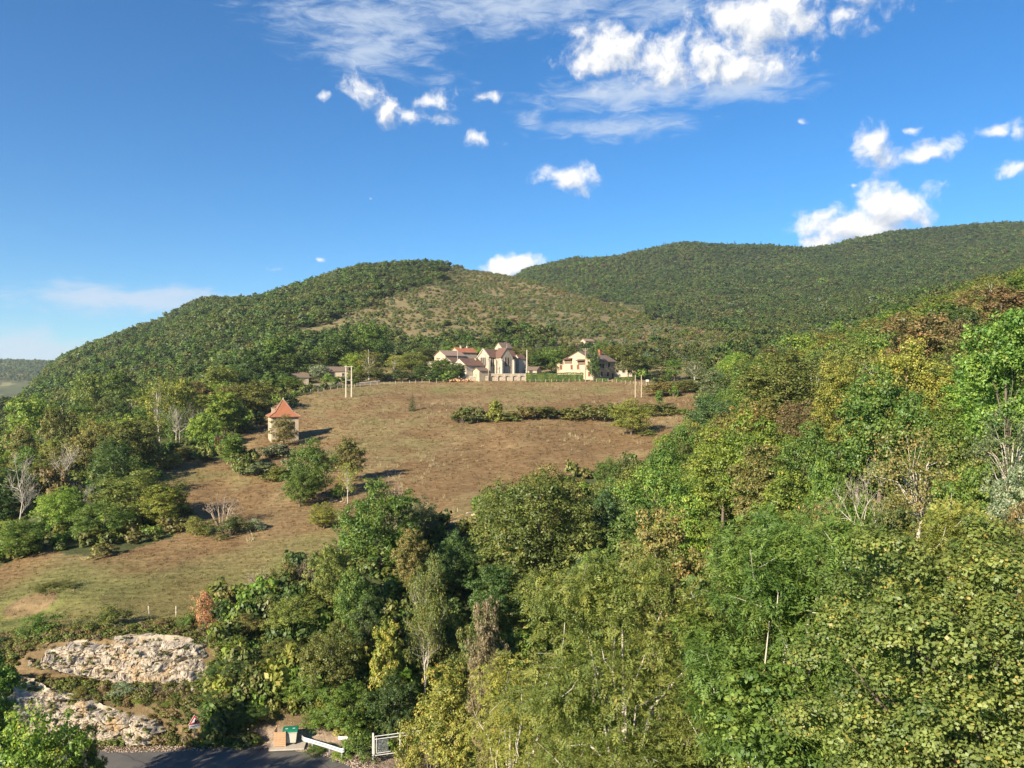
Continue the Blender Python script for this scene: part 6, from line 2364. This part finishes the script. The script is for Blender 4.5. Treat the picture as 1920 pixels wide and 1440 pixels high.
# ------------------------------------------------------------------ waste bins behind a slatted screen
def bins():
    d = 58.4
    pL = at(515, d)
    zb = CZ - (1397 - 720) / F * d
    o = empty('slatted_screen', (pL.x + .03, 58.05, zb), math.radians(4))
    tag(o, 'pale horizontal slat timber screen beside the waste bin', 'screen')
    tim = mat('screen_timber', (.40, .25, .145), .85, .18, 5, .2)
    w = .9
    for i in range(8):
        MB().box((w / 2, 0, .12 + i * .135), (w, .025, .115)).build('slat', tim, o)
    for x in (.04, w - .04):
        MB().box((x, .05, .55), (.08, .07, 1.2)).build('post', tim, o)
    sp = empty('slatted_screen', (pL.x + .0, 58.12, zb), math.radians(92))
    tag(sp, 'side panel of the timber screen left of the waste bin', 'screen')
    for i in range(8):
        MB().box((.55, 0, .12 + i * .135), (1.0, .025, .115)).build('slat', tim, sp)
    MB().box((1.05, .05, .55), (.08, .07, 1.2)).build('post', tim, sp)
    b = empty('waste_bin', (pL.x + 1.12, 58.72, zb + .02), math.radians(10))
    b.scale = (.88, .88, .92)
    tag(b, 'wheeled waste bin with green lid and cream body by the lane', 'bin')
    body = mat('bin_cream', (.46, .44, .37), .5, .05, 2)
    green = mat('bin_green', (.008, .135, .075), .45, .08, 2)
    mb = MB()
    lo, hi = (.46, .36), (.58, .46)
    mb.v = [(-lo[0], -lo[1], .15), (lo[0], -lo[1], .15), (lo[0], lo[1], .15), (-lo[0], lo[1], .15), (-hi[0], -hi[1], 1.08), (hi[0], -hi[1], 1.08), (hi[0], hi[1], 1.08), (-hi[0], hi[1], 1.08)]
    mb.f = [[3, 2, 1, 0], [4, 5, 6, 7], [0, 1, 5, 4], [1, 2, 6, 5], [2, 3, 7, 6], [3, 0, 4, 7]]
    bo = mb.build('body', body, b)
    MB().box((0, -.475, 1.04), (1.2, .05, .07)).build('rim', body, bo)
    ml = MB()
    prof_ = [(-.54, 1.09), (-.5, 1.2), (-.25, 1.27), (.2, 1.28), (.5, 1.2), (.52, 1.09)]
    ml.prism([(a, z) for a, z in prof_], -.63, .63)
    ml.v = [(y, x, z) for x, y, z in ml.v]
    ml.f = [f[::-1] for f in ml.f]
    l = ml.build('lid', green, b)
    for s in (-.3, .3):
        MB().box((s, -.2, 1.285), (.22, .1, .03)).build('lid_handle', mat('bin_lid_label', (.35, .45, .40), .5), l)
    for x, y in ((-.38, -.28), (.38, -.28), (.38, .28), (-.38, .28)):
        MB().tube([(x - .03, y, .09), (x + .03, y, .09)], .09, 10).build('wheel', DARK, b)
    s = MB().box((0, 0, 0), (2.6, 1.5, .12)).build('concrete_slab', mat('slab_concrete', (.36, .32, .265), .9, .15, 2, .2))
    s.location = (pL.x + 1.0, 58.5, zb - .05)
    s.rotation_euler = (0, 0, math.radians(6))
    tag(s, 'small concrete slab under the waste bin', 'slab')


bins()


# ------------------------------------------------------------------ guardrail
def guardrail():
    path = [(565.5, 1380, 59.0), (570, 1386, 58.6), (585, 1390.5, 58.2), (610, 1398, 57.4), (630, 1404.5, 56.8), (640, 1407.5, 56.5), (645.5, 1407, 56.5)]
    pts = [Vector(((px - 960) / F * d, d, CZ - (py - 720) / F * d)) for px, py, d in path]
    # smooth
    dens = []
    for i in range(len(pts) - 1):
        p0, p1, p2, p3 = pts[max(i - 1, 0)], pts[i], pts[i + 1], pts[min(i + 2, len(pts) - 1)]
        for k in range(6):
            t = k / 6
            dens.append(.5 * ((2 * p1) + (p2 - p0) * t + (2 * p0 - 5 * p1 + 4 * p2 - p3) * t * t + (3 * p1 - p0 - 3 * p2 + p3) * t ** 3))
    dens.append(pts[-1])
    base = dens[0].copy()
    o = empty('guardrail', base)
    tag(o, 'short galvanised steel guardrail curving beside the lane', 'guardrail')
    prof_ = [(.0, .17), (.05, .13), (.065, .08), (.02, .03), (.02, -.03), (.065, -.08), (.05, -.13), (.0, -.17)]
    mb = MB()
    n = len(prof_)
    for i, p in enumerate(dens):
        t = (dens[min(i + 1, len(dens) - 1)] - dens[max(i - 1, 0)])
        t.z = 0
        t.normalize()
        nn = Vector((t.y, -t.x, 0))
        for th in (0, 1):
            for a, z in prof_:
                q = p - base + nn * (a - .008 * th) + Vector((0, 0, z))
                mb.v.append(tuple(q))
    for i in range(len(dens) - 1):
        for th in (0, 1):
            for k in range(n - 1):
                a = i * 2 * n + th * n + k
                f = [a, a + 2 * n, a + 2 * n + 1, a + 1]
                mb.f.append(f if th == 0 else f[::-1])
    mb.build('rail', STEEL, o, True)
    for px in (12, 20, 30):
        p = dens[min(px, len(dens) - 1)]
        g = float(gz(p.x, p.y))
        mbp = MB().box((p.x - base.x, p.y + .08 - base.y, (p.z + g) / 2 - base.z - .2), (.1, .06, p.z - g + .5))
        mbp.build('post', STEEL, o)


guardrail()


def plate_sign():
    p = at(643.5, 58.3)
    o = empty('name_plate', p, math.radians(-6))
    tag(o, 'blank white rectangular plate on a post behind the guardrail', 'sign')
    zt = CZ - (1383.5 - 720) / F * 58.3 - p.z
    MB().box((0, -.03, zt), (.78, .03, .26)).build('panel', WHITE_MET, o)
    MB().tube([(.12, .0, -.4), (.12, .0, zt + .1)], .03, 7).build('post', STEEL, o)


plate_sign()


# ------------------------------------------------------------------ white metal gate
def gate():
    d = 56.3
    s = d / F
    p0 = Vector(((701 - 960) * s, d, CZ - (1418 - 720) * s))
    o = empty('metal_gate', p0, math.radians(8))
    tag(o, 'white tubular metal gate with double rails beside the yellow bush', 'gate')

    def bar(a, b, r=.03, nm='rail', par=o):
        return MB().tube([a, b], r, 6).build(nm, WHITE_MET, par)
    H = 1.45
    MB().box((-.06, 0, .75), (.13, .12, 1.9)).build('gate_post', WHITE_MET, o)
    bar((.06, 0, .12), (.06, 0, H), .032, 'stile')
    bar((.20, 0, .20), (.20, 0, H - .1), .026, 'stile')
    for z in (H, H - .22):
        bar((.06, 0, z), (3.35, .55, z - .02), .034)
    bar((.2, 0, .2), (1.2, .15, .22), .03)
    bar((.06, 0, .05), (1.6, .2, .06), .03)
    bar((3.35, .55, H), (3.35, .55, H - .5), .03, 'stile')
    bar((1.9, .3, H), (1.9, .3, .2), .05, 'stile')
    bar((2.4, .4, H - .02), (2.4, .4, H - .22), .03, 'stile')
    mesh = MB()
    for i in range(11):
        mesh.tube([(.26 + i * .075, .03, .26), (.26 + i * .075, .03 + .01 * i, H - .3)], .008, 4, False)
    for i in range(9):
        mesh.tube([(.22, .02, .3 + i * .1), (1.05, .14, .3 + i * .1)], .008, 4, False)
    mesh.build('wire_mesh', STEEL, o)


gate()

# ------------------------------------------------------------------ the evening air
def haze():
    x0, x1, y0, y1, z0, z1 = -7600., 5400., -60., 4330., -75., 400.
    mb = MB().box(((x0 + x1) / 2, (y0 + y1) / 2, (z0 + z1) / 2), (x1 - x0, y1 - y0, z1 - z0))
    m = bpy.data.materials.new('air')
    m.use_nodes = True
    N, L = m.node_tree.nodes, m.node_tree.links
    N.clear()
    v = N.new('ShaderNodeVolumePrincipled')
    v.inputs['Color'].default_value = (.82, .90, 1.0, 1)
    v.inputs['Density'].default_value = 0.8e-4
    v.inputs['Anisotropy'].default_value = .2
    o = N.new('ShaderNodeOutputMaterial')
    L.new(v.outputs[0], o.inputs['Volume'])
    h = mb.build('haze', m)
    tag(h, 'thin evening haze filling the whole valley', 'haze', kind='stuff')


haze()
